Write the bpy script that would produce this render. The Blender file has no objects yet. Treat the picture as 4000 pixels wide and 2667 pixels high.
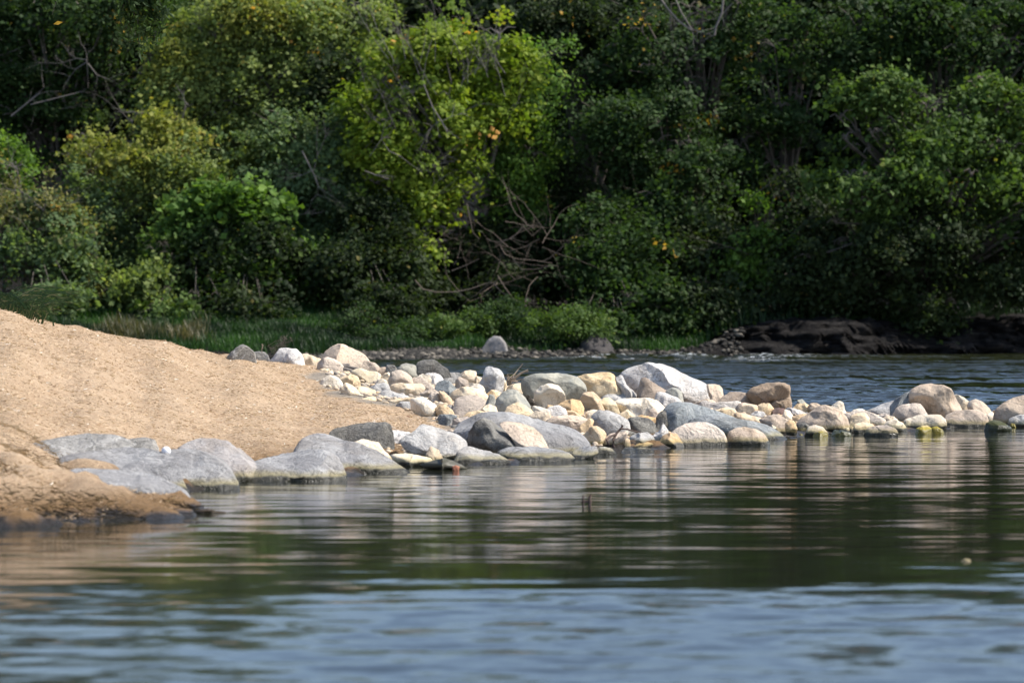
import bpy, bmesh, math, random
import numpy as np
from mathutils import Vector
R = math.radians
S = bpy.context.scene
C = S.collection
rng = np.random.default_rng(7)
random.seed(7)

# ------------------------------------------------------------------ camera
F = 15200.0          # focal length in photo pixels (photo 4000 x 2667)
H = 1.45             # eye height over the water
YH = 1150.0          # horizon row
cd = bpy.data.cameras.new('camera'); cam = bpy.data.objects.new('camera', cd); C.objects.link(cam)
cd.sensor_width = 36; cd.lens = 36 * F / 4000
cam.location = (0, 0, H)
cam.rotation_euler = (R(90) - math.atan((1333.5 - YH) / F), 0, 0)
cd.clip_start = 0.5; cd.clip_end = 3000
cd.dof.use_dof = True; cd.dof.focus_distance = 41.5; cd.dof.aperture_fstop = 3.3; cd.dof.aperture_blades = 7
S.camera = cam

# ------------------------------------------------------------------ light
SUN_AZ = math.atan2(0.85, 0.06)      # direction to the sun, from +Y towards +X
SUN_EL = R(52)
w = bpy.data.worlds.new('World'); S.world = w; w.use_nodes = True
nt = w.node_tree; nt.nodes.clear()
sky = nt.nodes.new('ShaderNodeTexSky'); sky.sky_type = 'NISHITA'; sky.sun_disc = False
sky.ozone_density = 2.0; sky.dust_density = 1.6; sky.sun_elevation = SUN_EL; sky.sun_rotation = SUN_AZ
bg = nt.nodes.new('ShaderNodeBackground'); bg.inputs[1].default_value = 0.145
wo = nt.nodes.new('ShaderNodeOutputWorld')
nt.links.new(sky.outputs[0], bg.inputs[0]); nt.links.new(bg.outputs[0], wo.inputs[0])
sd = bpy.data.lights.new('sun', 'SUN'); sd.energy = 5.0; sd.angle = R(0.53); sd.color = (1.0, 0.945, 0.86)
so = bpy.data.objects.new('sun', sd); C.objects.link(so)
sv = Vector((math.sin(SUN_AZ) * math.cos(SUN_EL), math.cos(SUN_AZ) * math.cos(SUN_EL), math.sin(SUN_EL)))
so.rotation_euler = sv.to_track_quat('Z', 'Y').to_euler()
so.location = (20, -10, 40)
S.view_settings.view_transform = 'Standard'; S.view_settings.look = 'None'
S.view_settings.exposure = 0.45; S.view_settings.gamma = 1.0
S.cycles.max_bounces = 6; S.cycles.diffuse_bounces = 3; S.cycles.glossy_bounces = 3
S.cycles.sample_clamp_indirect = 6

# ------------------------------------------------------------------ helpers
def P(px, py, d):
    """photo direction (px, py) at distance d -> world point"""
    return Vector(((px - 2000) / F * d, d, H - (py - YH) / F * d))

def hash3(i, j, k, s):
    n = (i * 73856093) ^ (j * 19349663) ^ (k * 83492791) ^ (s * 2654435761 & 0x7fffffff)
    n = (n ^ (n >> 13)) * 1274126177 & 0x7fffffff
    n = (n ^ (n >> 15)) * 668265263 & 0x7fffffff
    return ((n ^ (n >> 16)) & 0xffffff) / float(0xffffff)

def noise(p, s=0):
    p = np.asarray(p, dtype=np.float64)
    i = np.floor(p).astype(np.int64); f = p - i; f = f * f * (3 - 2 * f)
    r = 0
    for a in (0, 1):
        for b in (0, 1):
            for c in (0, 1):
                wgt = (f[..., 0] if a else 1 - f[..., 0]) * (f[..., 1] if b else 1 - f[..., 1]) * (f[..., 2] if c else 1 - f[..., 2])
                r = r + wgt * hash3(i[..., 0] + a, i[..., 1] + b, i[..., 2] + c, s)
    return r * 2 - 1

def fbm(p, s=0, o=3):
    p = np.asarray(p, dtype=np.float64); r = 0; a = 1.0
    for k in range(o):
        r = r + a * noise(p * (2.03 ** k) + 17.3 * k, s + k); a *= 0.5
    return r

def mesh_obj(name, verts, faces, mat, parent=None, smooth=True, attrs=None, loc=None):
    """verts Nx3, faces MxK array (or a list of such arrays with the same K)"""
    verts = np.asarray(verts, dtype=np.float32)
    faces = np.asarray(faces, dtype=np.int32)
    K = faces.shape[1]
    if loc is not None: verts = verts - np.asarray(loc, dtype=np.float32)
    me = bpy.data.meshes.new(name)
    me.vertices.add(len(verts)); me.vertices.foreach_set('co', verts.ravel())
    me.loops.add(faces.size); me.loops.foreach_set('vertex_index', faces.ravel())
    me.polygons.add(len(faces))
    me.polygons.foreach_set('loop_start', np.arange(0, faces.size, K, dtype=np.int32))
    me.polygons.foreach_set('loop_total', np.full(len(faces), K, dtype=np.int32))
    me.polygons.foreach_set('use_smooth', np.full(len(faces), smooth))
    for an, (dom, arr) in (attrs or {}).items():
        a = me.attributes.new(an, 'FLOAT', dom); a.data.foreach_set('value', np.asarray(arr, dtype=np.float32))
    me.update(calc_edges=True); me.validate()
    me.materials.append(mat)
    o = bpy.data.objects.new(name, me); C.objects.link(o)
    if loc is not None: o.location = loc
    if parent is not None:
        o.parent = parent
        if loc is None: o.location = -parent.location
        else: o.location = Vector(loc) - parent.location
    return o

def tag(o, label=None, cat=None, group=None, kind=None):
    if label: o['label'] = label
    if cat: o['category'] = cat
    if group: o['group'] = group
    if kind: o['kind'] = kind
    return o

def empty(name, loc, label, cat, group=None):
    o = bpy.data.objects.new(name, None); C.objects.link(o); o.location = loc; o.empty_display_size = .2
    return tag(o, label, cat, group)

def tube_mesh(paths, sides=5):
    V, Fc = [], []; n = 0
    ang = np.linspace(0, 2 * math.pi, sides, endpoint=False)
    for pts, r0, r1 in paths:
        pts = np.asarray([tuple(p) for p in pts], dtype=float); m = len(pts)
        if m < 2: continue
        t = np.gradient(pts, axis=0); t /= np.linalg.norm(t, axis=1)[:, None] + 1e-9
        up = np.where(np.abs(t[:, 2:3]) < .9, np.array([[0, 0, 1.]]), np.array([[1., 0, 0]]))
        a = np.cross(t, up); a /= np.linalg.norm(a, axis=1)[:, None] + 1e-9; b = np.cross(t, a)
        rr = np.linspace(r0, r1, m)[:, None, None]
        ring = pts[:, None, :] + rr * (np.cos(ang)[None, :, None] * a[:, None, :] + np.sin(ang)[None, :, None] * b[:, None, :])
        V.append(ring.reshape(-1, 3))
        for i in range(m - 1):
            for j in range(sides):
                k = (j + 1) % sides
                Fc.append((n + i * sides + j, n + i * sides + k, n + (i + 1) * sides + k, n + (i + 1) * sides + j))
        n += m * sides
    return np.vstack(V), np.array(Fc)

def grow(start, dirv, length, r, depth, rr, curl=.25, grav=0.0, kids=(2, 4), shrink=.62, spread=.7):
    """random branching: returns tube paths"""
    out = []; p = Vector(start); d = Vector(dirv).normalized(); n = max(4, int(5 + depth * 2))
    pts = [p.copy()]
    for i in range(n):
        d = (d + Vector((rr.uniform(-curl, curl), rr.uniform(-curl, curl), rr.uniform(-curl, curl) + grav))).normalized()
        p = p + d * (length / n); pts.append(p.copy())
    out.append((pts, r, r * .35))
    if depth > 0:
        for k in range(rr.randint(*kids)):
            i = rr.randint(1, n); q = pts[i]; dd = (pts[i] - pts[i - 1]).normalized()
            nd = (dd + Vector((rr.uniform(-1, 1), rr.uniform(-1, 1), rr.uniform(-1, 1))) * spread).normalized()
            out += grow(q, nd, length * shrink * rr.uniform(.6, 1.1), r * (1 - .6 * i / n) * .65, depth - 1, rr, curl, grav, kids, shrink, spread)
    return out

# ------------------------------------------------------------------ node materials
def newmat(name):
    m = bpy.data.materials.new(name); m.use_nodes = True
    t = m.node_tree; t.nodes.clear()
    o = t.nodes.new('ShaderNodeOutputMaterial'); return m, t, o
def N(t, ty, **kw):
    n = t.nodes.new(ty)
    for k, v in kw.items(): setattr(n, k, v)
    return n
def L(t, a, b): t.links.new(a, b)
def nmath(t, op, a, b=None, clamp=False):
    n = N(t, 'ShaderNodeMath', operation=op, use_clamp=clamp)
    for i, x in enumerate((a, b)):
        if x is None: continue
        if isinstance(x, (int, float)): n.inputs[i].default_value = x
        else: L(t, x, n.inputs[i])
    return n.outputs[0]
def mixc(t, f, a, b, bt='MIX'):
    n = N(t, 'ShaderNodeMix', data_type='RGBA', blend_type=bt)
    for i, x in ((0, f), (6, a), (7, b)):
        if isinstance(x, (int, float)): n.inputs[i].default_value = x
        elif isinstance(x, tuple): n.inputs[i].default_value = (*x[:3], 1)
        else: L(t, x, n.inputs[i])
    return n.outputs[2]
def ntex(t, vec, scale, detail=4, rough=.6, dist=0.0):
    n = N(t, 'ShaderNodeTexNoise'); n.inputs['Scale'].default_value = scale; n.inputs['Detail'].default_value = detail
    n.inputs['Roughness'].default_value = rough; n.inputs['Distortion'].default_value = dist
    if vec is not None: L(t, vec, n.inputs['Vector'])
    return n
def rampf(t, x, a, b, lo=0.0, hi=1.0):
    n = N(t, 'ShaderNodeMapRange'); n.interpolation_type = 'SMOOTHSTEP'
    n.inputs[1].default_value = a; n.inputs[2].default_value = b; n.inputs[3].default_value = lo; n.inputs[4].default_value = hi
    L(t, x, n.inputs[0]); return n.outputs[0]
def vscale(t, vec, s):
    n = N(t, 'ShaderNodeVectorMath', operation='MULTIPLY'); L(t, vec, n.inputs[0]); n.inputs[1].default_value = s; return n.outputs[0]

def rock_mat(name, c1, c2, speck=(.12, .11, .1), speck_amt=.35, bump=.5, wet=(.035, .032, .02), band=.035, algae=None, vein=0.0, scale=1.0):
    m, t, o = newmat(name)
    tc = N(t, 'ShaderNodeTexCoord'); oi = N(t, 'ShaderNodeObjectInfo'); geo = N(t, 'ShaderNodeNewGeometry')
    off = N(t, 'ShaderNodeVectorMath', operation='ADD')
    L(t, tc.outputs['Object'], off.inputs[0])
    cmb = N(t, 'ShaderNodeCombineXYZ'); k = nmath(t, 'MULTIPLY', oi.outputs['Random'], 80.0)
    for i in range(3): L(t, k, cmb.inputs[i])
    L(t, cmb.outputs[0], off.inputs[1]); v = off.outputs[0]
    n1 = ntex(t, v, 3.2 * scale, 5, .6, .6); n2 = ntex(t, v, 42 * scale, 4, .7); n3 = ntex(t, v, 9 * scale, 6, .65, 1.2)
    n5 = ntex(t, v, 160, 2, .6)
    n6 = ntex(t, v, 1.3 * scale, 4, .65, 1.0)
    col = mixc(t, rampf(t, n1.outputs[0], .40, .58), c1, c2)
    col = mixc(t, nmath(t, 'MULTIPLY', rampf(t, n6.outputs[0], .50, .60), .40), col, tuple(x * y for x, y in zip(c2, (.74, .66, .56))))
    col = mixc(t, nmath(t, 'MULTIPLY', rampf(t, n2.outputs[0], .52, .68), speck_amt), col, speck)
    col = mixc(t, nmath(t, 'MULTIPLY', rampf(t, n5.outputs[0], .56, .66), .35), col, tuple(min(1, x * 1.25 + .03) for x in c1))
    col = mixc(t, nmath(t, 'MULTIPLY', rampf(t, n3.outputs[0], .54, .68), .55), col, tuple(x * .5 for x in c2))
    # each stone a slightly different tone of its own
    hsv = N(t, 'ShaderNodeHueSaturation'); L(t, col, hsv.inputs['Color'])
    L(t, nmath(t, 'ADD', nmath(t, 'MULTIPLY', oi.outputs['Random'], .24), .88), hsv.inputs['Value'])
    L(t, nmath(t, 'ADD', nmath(t, 'MULTIPLY', nmath(t, 'FRACT', nmath(t, 'MULTIPLY', oi.outputs['Random'], 7.3)), .3), .85), hsv.inputs['Saturation'])
    col = hsv.outputs[0]
    if vein:
        wv = ntex(t, v, 2.2 * scale, 3, .5, 2.5)
        a = nmath(t, 'ABSOLUTE', nmath(t, 'SUBTRACT', wv.outputs[0], .5))
        col = mixc(t, nmath(t, 'MULTIPLY', rampf(t, a, .018, 0.0), vein), col, (.62, .6, .57))
    cv = ntex(t, v, 3.0 * scale, 6, .6, 1.8)
    ca = nmath(t, 'ABSOLUTE', nmath(t, 'SUBTRACT', cv.outputs[0], .47))
    crack = rampf(t, ca, .008, 0.0); col = mixc(t, nmath(t, 'MULTIPLY', crack, .55), col, tuple(x * .35 for x in c2))
    sep = N(t, 'ShaderNodeSeparateXYZ'); L(t, geo.outputs['Position'], sep.inputs[0])
    nb = ntex(t, geo.outputs['Position'], 9, 3, .5)
    zz = nmath(t, 'ADD', sep.outputs[2], nmath(t, 'MULTIPLY', nmath(t, 'SUBTRACT', nb.outputs[0], .5), -.05))
    al = algae or (.25, .20, .045)
    col = mixc(t, rampf(t, zz, band + .06, band + .005, 0, .55 if algae is None else 1.0), col, al)
    wm = rampf(t, zz, band + .012, band - .012)
    col = mixc(t, wm, col, wet if algae is None else tuple(x * .45 for x in al))
    b = N(t, 'ShaderNodeBsdfPrincipled'); L(t, col, b.inputs['Base Color'])
    L(t, nmath(t, 'SUBTRACT', .85, nmath(t, 'MULTIPLY', wm, .6)), b.inputs['Roughness'])
    b.inputs['Specular IOR Level'].default_value = .35
    bp = N(t, 'ShaderNodeBump'); bp.inputs['Strength'].default_value = min(1, bump * 1.3); bp.inputs['Distance'].default_value = .045
    hgt = nmath(t, 'SUBTRACT', nmath(t, 'ADD', n3.outputs[0], nmath(t, 'MULTIPLY', n2.outputs[0], .35)), nmath(t, 'MULTIPLY', crack, .25))
    L(t, hgt, bp.inputs['Height']); L(t, bp.outputs[0], b.inputs['Normal'])
    L(t, b.outputs[0], o.inputs[0]); return m

RM = {
 'white': rock_mat('white_stone', (.78, .74, .69), (.62, .58, .54), speck_amt=.45, bump=1.0),
 'cream': rock_mat('cream_stone', (.80, .65, .45), (.70, .54, .35), speck_amt=.2, bump=.5),
 'pale': rock_mat('pale_stone', (.80, .71, .57), (.70, .60, .46), speck_amt=.2, bump=.5),
 'tan': rock_mat('tan_stone', (.70, .55, .37), (.60, .45, .29), speck_amt=.2, bump=.5),
 'orange': rock_mat('orange_stone', (.70, .50, .30), (.60, .42, .25), speck_amt=.2, bump=.45),
 'peach': rock_mat('peach_stone', (.64, .50, .37), (.56, .46, .36), speck_amt=.25, bump=.5),
 'pink': rock_mat('pink_stone', (.66, .55, .44), (.56, .46, .37), speck_amt=.3, bump=.6),
 'grey': rock_mat('grey_stone', (.33, .315, .29), (.23, .22, .20), speck_amt=.4, bump=.7, vein=.5),
 'lightgrey': rock_mat('light_grey_stone', (.49, .475, .45), (.39, .375, .355), speck_amt=.35, bump=.6, vein=.5),
 'slab': rock_mat('slab_stone', (.33, .325, .32), (.235, .23, .23), speck_amt=.3, bump=.6, vein=.25, scale=.7),
 'slabpink': rock_mat('pinkish_slab_stone', (.44, .40, .375), (.36, .335, .32), speck_amt=.3, bump=.6, vein=.3),
 'bluegrey': rock_mat('blue_grey_stone', (.27, .29, .295), (.19, .205, .205), speck_amt=.35, bump=.6, vein=.4),
 'dark': rock_mat('dark_stone', (.20, .19, .165), (.11, .105, .095), speck=(.38, .36, .33), speck_amt=.4, bump=1.2),
 'taupe': rock_mat('taupe_stone', (.50, .41, .325), (.42, .345, .28), speck_amt=.25, bump=.5),
 'brown': rock_mat('brown_stone', (.44, .34, .25), (.34, .26, .19), speck_amt=.25, bump=.6),
 'green': rock_mat('greenish_stone', (.40, .38, .31), (.27, .27, .235), speck_amt=.3, bump=.4),
 'red': rock_mat('red_brown_stone', (.17, .09, .07), (.11, .07, .06), speck_amt=.2, bump=.4),
 'algae': rock_mat('algae_stone', (.55, .42, .24), (.48, .38, .2), speck_amt=.1, bump=.3, band=.05, algae=(.30, .24, .025)),
 'greenalgae': rock_mat('green_algae_stone', (.20, .19, .07), (.08, .085, .03), speck_amt=.1, bump=.3, band=.10, algae=(.10, .10, .02)),
 'blackwet': rock_mat('wet_dark_stone', (.06, .065, .04), (.03, .034, .02), speck_amt=.1, bump=.3, band=.06, algae=(.045, .05, .012)),
 'yellow': rock_mat('yellowish_stone', (.72, .62, .45), (.66, .54, .35), speck_amt=.1, bump=.3),
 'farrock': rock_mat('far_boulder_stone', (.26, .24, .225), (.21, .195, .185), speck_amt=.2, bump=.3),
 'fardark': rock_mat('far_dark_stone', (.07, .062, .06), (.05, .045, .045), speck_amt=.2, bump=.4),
}

def simple_mat(name, c, rough=.8, var=.3, scale=20, spec=.3):
    m, t, o = newmat(name)
    tc = N(t, 'ShaderNodeTexCoord'); n = ntex(t, tc.outputs['Object'], scale, 4, .6)
    col = mixc(t, n.outputs[0], tuple(x * (1 + var) for x in c), tuple(x * (1 - var) for x in c))
    b = N(t, 'ShaderNodeBsdfPrincipled'); L(t, col, b.inputs['Base Color']); b.inputs['Roughness'].default_value = rough
    b.inputs['Specular IOR Level'].default_value = spec
    L(t, b.outputs[0], o.inputs[0]); return m
M_drift = simple_mat('driftwood', (.30, .24, .18), .9, .35, 60)
M_driftd = simple_mat('dark_driftwood', (.09, .06, .05), .8, .4, 50)
M_twig = simple_mat('grey_twig', (.165, .145, .13), .9, .3, 30)
M_bark = simple_mat('bark', (.10, .085, .07), .9, .4, 12)
M_vinewood = simple_mat('vine_wood', (.15, .115, .09), .9, .4, 20)
M_whiteball = simple_mat('white_ball', (.85, .84, .86), .4, .03, 20, .5)
M_redleaf = simple_mat('dead_leaf', (.16, .05, .02), .7, .3, 60)
M_tanleaf = simple_mat('pale_leaf', (.45, .36, .2), .7, .2, 60)

def attr_ramp_mat(name, stops, transl=.3, rough=.55, spec=.3, clump=.25, attr='v'):
    m, t, o = newmat(name)
    a = N(t, 'ShaderNodeAttribute', attribute_name=attr)
    cr = N(t, 'ShaderNodeValToRGB'); cr.color_ramp.elements[0].position = stops[0][0]; cr.color_ramp.elements[0].color = (*stops[0][1], 1)
    cr.color_ramp.elements[1].position = stops[-1][0]; cr.color_ramp.elements[1].color = (*stops[-1][1], 1)
    for p, c in stops[1:-1]:
        e = cr.color_ramp.elements.new(p); e.color = (*c, 1)
    L(t, a.outputs['Fac'], cr.inputs[0])
    geo = N(t, 'ShaderNodeNewGeometry'); n = ntex(t, geo.outputs['Position'], .9, 2, .5)
    hsv = N(t, 'ShaderNodeHueSaturation'); L(t, cr.outputs[0], hsv.inputs['Color'])
    L(t, nmath(t, 'ADD', nmath(t, 'MULTIPLY', n.outputs[0], 2 * clump), 1 - clump), hsv.inputs['Value'])
    b = N(t, 'ShaderNodeBsdfPrincipled'); L(t, hsv.outputs[0], b.inputs['Base Color'])
    b.inputs['Roughness'].default_value = rough; b.inputs['Specular IOR Level'].default_value = spec
    if transl:
        tr = N(t, 'ShaderNodeBsdfTranslucent'); L(t, mixc(t, 1.0, hsv.outputs[0], (1.2, 1.25, .55), 'MULTIPLY'), tr.inputs[0])
        mx = N(t, 'ShaderNodeMixShader'); mx.inputs[0].default_value = transl
        L(t, b.outputs[0], mx.inputs[1]); L(t, tr.outputs[0], mx.inputs[2]); L(t, mx.outputs[0], o.inputs[0])
    else: L(t, b.outputs[0], o.inputs[0])
    return m

# ------------------------------------------------------------------ near bank (straw covered mound running into a stone spit)
UK = [-700, 0, 300, 600, 900, 1250, 1600, 2000, 2500, 3000, 3500, 4000, 4600]
DK = [
 [(20, -.6), (23.5, 0), (25, .3), (27.5, .5), (28.3, .48), (29.2, .52), (33, 1.0), (38, 1.45), (46, 1.45), (54, 1.0), (60, .2), (66, -.5)],
 [(22, -.5), (24.3, 0), (25.2, .2), (27.3, .38), (28.1, .24), (28.85, .20), (29.05, .47), (29.6, .43), (33.5, .90), (38, 1.26), (43, 1.22), (50, .9), (56, .2), (60, -.5)],
 [(22, -.5), (24.6, 0), (25.4, .11), (27.2, .17), (28.3, .1), (29.2, .2), (31, .42), (34, .76), (38.5, 1.095), (44, 1.0), (50, .7), (55, .1), (60, -.5)],
 [(22, -.5), (25.1, 0), (26.0, .075), (26.8, .06), (27.6, -.02), (28.6, 0), (30.8, .22), (34, .50), (40, .963), (45, .85), (50, .6), (54, .05), (59, -.5)],
 [(22, -.5), (25.3, -.06), (26.0, -.05), (27.5, -.2), (29.5, -.05), (30.5, .04), (32, .18), (34, .32), (38, .58), (42, .773), (47, .6), (52, 0), (57, -.5)],
 [(26, -.5), (29.8, -.1), (31, 0), (33, .13), (36, .27), (40, .42), (45, .57), (48, .5), (52, -.05), (56, -.5)],
 [(26, -.5), (31.5, -.1), (32.9, 0), (36, .18), (40, .34), (45, .47), (47.5, .4), (51, -.1), (55, -.5)],
 [(26, -.5), (32.5, -.1), (33.8, 0), (37, .15), (40, .27), (44.5, .40), (47, .32), (50, -.1), (54, -.5)],
 [(26, -.5), (35.2, -.1), (36.6, 0), (39, .08), (42, .15), (44.5, .19), (46.5, .12), (49, -.15), (54, -.5)],
 [(26, -.5), (37.9, -.1), (39.4, 0), (41.5, .05), (43, .08), (44.5, .08), (46, .02), (48, -.2), (54, -.5)],
 [(26, -.5), (40.0, -.1), (41.5, 0), (42.8, .05), (44, .08), (45.5, .06), (46.5, -.02), (48.5, -.2), (54, -.5)],
 [(26, -.5), (41.8, -.1), (43.1, 0), (44.4, .05), (46, .04), (47, -.03), (49, -.2), (54, -.5)],
 [(26, -.5), (42.2, -.1), (43.4, 0), (45, .04), (46, 0), (47, -.06), (49, -.3), (54, -.5)],
]
def ground(x, y, detail=True):
    x = np.asarray(x, float); y = np.asarray(y, float)
    u = np.clip(2000 + F * x / np.maximum(y, 1), UK[0], UK[-1])
    cols = [np.interp(y, [a for a, _ in k], [b for _, b in k]) for k in DK]
    z = np.zeros_like(u)
    for i in range(len(UK) - 1):
        t = np.clip((u - UK[i]) / (UK[i + 1] - UK[i]), 0, 1); t = t * t * (3 - 2 * t)
        m = (u >= UK[i]) & (u <= UK[i + 1])
        z = np.where(m, cols[i] * (1 - t) + cols[i + 1] * t, z)
    z = np.where(x > 8.0, z - (x - 8.0) * .2, z)
    if detail:
        p = np.stack([x, y, 0 * x], -1)
        z = z + .035 * fbm(p * .7, 3, 3) * np.clip((2600 - u) / 800, .3, 1)
    return z

def hit(px, py):
    ds = np.arange(23.0, 60.0, .04)
    g = np.maximum(ground((px - 2000) / F * ds, ds, False), 0.0)
    ray = H - (py - YH) / F * ds
    k = np.nonzero(ray <= g)[0]
    dh = float(ds[k[0]]) if len(k) else 46.0
    return dh if dh < 45.2 else 45.2 + min(1.5, (dh - 45.2) * .12)

EDGE_Y = [1400, 1440, 1500, 1540, 1570, 1600, 1640, 1680, 1700, 1740, 1800, 1900, 2100]
EDGE_U = [1180, 1270, 1240, 1330, 1440, 1610, 1690, 1760, 1600, 1200, 1050, 1000, 1000]
def straw_mask(x, y, z):
    u = 2000 + F * x / y; py = YH + (H - z) / y * F
    e = np.interp(py, EDGE_Y, EDGE_U); e = np.where(y > 44.5, 1230, e)
    p = np.stack([x, y, 0 * x], -1)
    return np.clip((e + 45 * fbm(p * 2.2, 9, 2) - u) / 30, 0, 1)

def gridmesh(xs, ys):
    X, Y = np.meshgrid(xs, ys); nx, ny = len(xs), len(ys)
    i = np.arange(nx * ny).reshape(ny, nx)
    f = np.stack([i[:-1, :-1], i[:-1, 1:], i[1:, 1:], i[1:, :-1]], -1).reshape(-1, 4)
    return X.ravel(), Y.ravel(), f

def ground_mat():
    m, t, o = newmat('straw_and_gravel')
    geo = N(t, 'ShaderNodeNewGeometry'); pos = geo.outputs['Position']
    at = N(t, 'ShaderNodeAttribute', attribute_name='straw')
    n0 = ntex(t, vscale(t, pos, (.5, 1.2, 1)), .9, 5, .65, 1.0)
    st = vscale(t, pos, (.55, 1.0, 1.0))
    n1 = ntex(t, st, 2.2, 5, .65, .5); n2 = ntex(t, st, 55, 5, .75, .3); n3 = ntex(t, pos, 140, 3, .7)
    n4 = ntex(t, st, 14, 5, .7, 1.5)
    c = mixc(t, rampf(t, n1.outputs[0], .35, .65), (.49, .355, .235), (.40, .28, .175))
    c = mixc(t, nmath(t, 'MULTIPLY', rampf(t, n0.outputs[0], .48, .64), .45), c, (.36, .245, .15))
    c = mixc(t, nmath(t, 'MULTIPLY', rampf(t, n2.outputs[0], .46, .66), .55), c, (.70, .54, .37))
    c = mixc(t, nmath(t, 'MULTIPLY', rampf(t, n4.outputs[0], .53, .68), .5), c, (.36, .225, .13))
    c = mixc(t, nmath(t, 'MULTIPLY', rampf(t, n3.outputs[0], .6, .72), .4), c, (.25, .16, .1))
    vo = N(t, 'ShaderNodeTexVoronoi'); vo.inputs['Scale'].default_value = 16; L(t, pos, vo.inputs['Vector'])
    g = mixc(t, vo.outputs['Color'], (.30, .26, .21), (.42, .36, .28))
    g = mixc(t, rampf(t, n2.outputs[0], .4, .7), g, (.16, .13, .10))
    c = mixc(t, at.outputs['Fac'], g, c)
    sep = N(t, 'ShaderNodeSeparateXYZ'); L(t, pos, sep.inputs[0])
    nb = ntex(t, pos, 3.5, 4, .6)
    zz = nmath(t, 'ADD', sep.outputs[2], nmath(t, 'MULTIPLY', nmath(t, 'SUBTRACT', nb.outputs[0], .5), -.16))
    # soaked, then muddy, towards the water: wetness that belongs to the bank
    c = mixc(t, rampf(t, zz, .26, .06), c, (.20, .12, .055))
    c = mixc(t, rampf(t, zz, .06, .015), c, (.030, .024, .018))
    b = N(t, 'ShaderNodeBsdfPrincipled'); L(t, c, b.inputs['Base Color'])
    L(t, rampf(t, zz, .02, .08, .3, .95), b.inputs['Roughness']); b.inputs['Specular IOR Level'].default_value = .25
    bp = N(t, 'ShaderNodeBump'); bp.inputs['Strength'].default_value = 1.0; bp.inputs['Distance'].default_value = .05
    L(t, nmath(t, 'ADD', nmath(t, 'MULTIPLY', n4.outputs[0], .8), nmath(t, 'ADD', nmath(t, 'MULTIPLY', n2.outputs[0], .45), nmath(t, 'MULTIPLY', vo.outputs['Distance'], .3))), bp.inputs['Height'])
    L(t, bp.outputs[0], b.inputs['Normal']); L(t, b.outputs[0], o.inputs[0]); return m

xs = np.concatenate([np.arange(-60, -9, 1.5), np.arange(-9, 8.5, .065), np.arange(8.6, 14, .4)])
ys = np.concatenate([np.arange(18, 23.5, .5), np.arange(23.5, 48, .075), np.arange(48, 69, .25)])
X, Y, Fq = gridmesh(xs, ys); Z = ground(X, Y)
sm = straw_mask(X, Y, Z)
Z = Z + (.022 * fbm(np.stack([X * 4, Y * 4, 0 * X], -1), 21, 3) + .05 * fbm(np.stack([X * 1.6, Y * 1.6, 0 * X], -1), 24, 2)) * sm + .008 * fbm(np.stack([X * 14, Y * 14, 0 * X], -1), 22, 2)
mud = np.clip(1 - np.abs(Z - .03) / .08, 0, 1); Z = Z + mud * .055 * fbm(np.stack([X * 7, Y * 7, 0 * X], -1), 23, 3)
lip = np.clip((30 - Y) / 1.5, 0, 1) * np.clip((-1.4 - X) / .6, 0, 1) * (Z > -.02); Z = Z + lip * .05 * fbm(np.stack([X * 5, Y * 3, 0 * X], -1), 25, 3)
M_ground = ground_mat()
tag(mesh_obj('ground', np.stack([X, Y, Z], -1), Fq, M_ground, attrs={'straw': ('POINT', sm)}), kind='structure',
    label='tan straw covered bank sloping into a stony spit')

# riverbed under everything
X, Y, Fq = gridmesh(np.linspace(-700, 700, 15), np.linspace(-200, 1500, 18))
tag(mesh_obj('riverbed', np.stack([X, Y, 0 * X - 1.1], -1), Fq, simple_mat('mud', (.07, .06, .04), .9)), kind='structure', label='dark muddy bed under the river')

# ------------------------------------------------------------------ far bank
SU = [-3000, 0, 1300, 1500, 2000, 2800, 3300, 4000, 7000]; SD = [84, 85, 86, 87.5, 89, 92.4, 93.6, 96.5, 100]
def far_ground(x, y):
    u = 2000 + F * x / np.maximum(y, 1); sd_ = np.interp(u, SU, SD)
    t = y - sd_
    a = np.interp(t, [-8, -1, 0, 2, 4, 8, 12, 25, 70, 320], [-1, -.2, 0, .10, .30, .70, 1.0, 2.2, 7, 14])
    p = np.stack([x, y, 0 * x], -1)
    lt = t + .7 * fbm(p * np.array([.6, .25, 1]), 31, 3)
    b = np.interp(lt, [-8, -1, 0, .5, 1.3, 2.2, 6, 12, 25, 70, 320], [-1, -.2, .02, .33, .55, .74, .9, 1.1, 2.2, 7, 14])
    k = np.clip((u - 2650) / 300, 0, 1); k = k * k * (3 - 2 * k)
    l2 = np.interp(t, [-8, -1, 0, 7, 14, 25, 70, 320], [-1, -.2, 0, .6, 1.1, 2.4, 7, 14])
    q = np.clip((1200 - u) / 400, 0, 1)
    z = (a * (1 - q) + l2 * q) * (1 - k) + b * k
    return z + .05 * fbm(p * 1.3, 33, 3)
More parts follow.
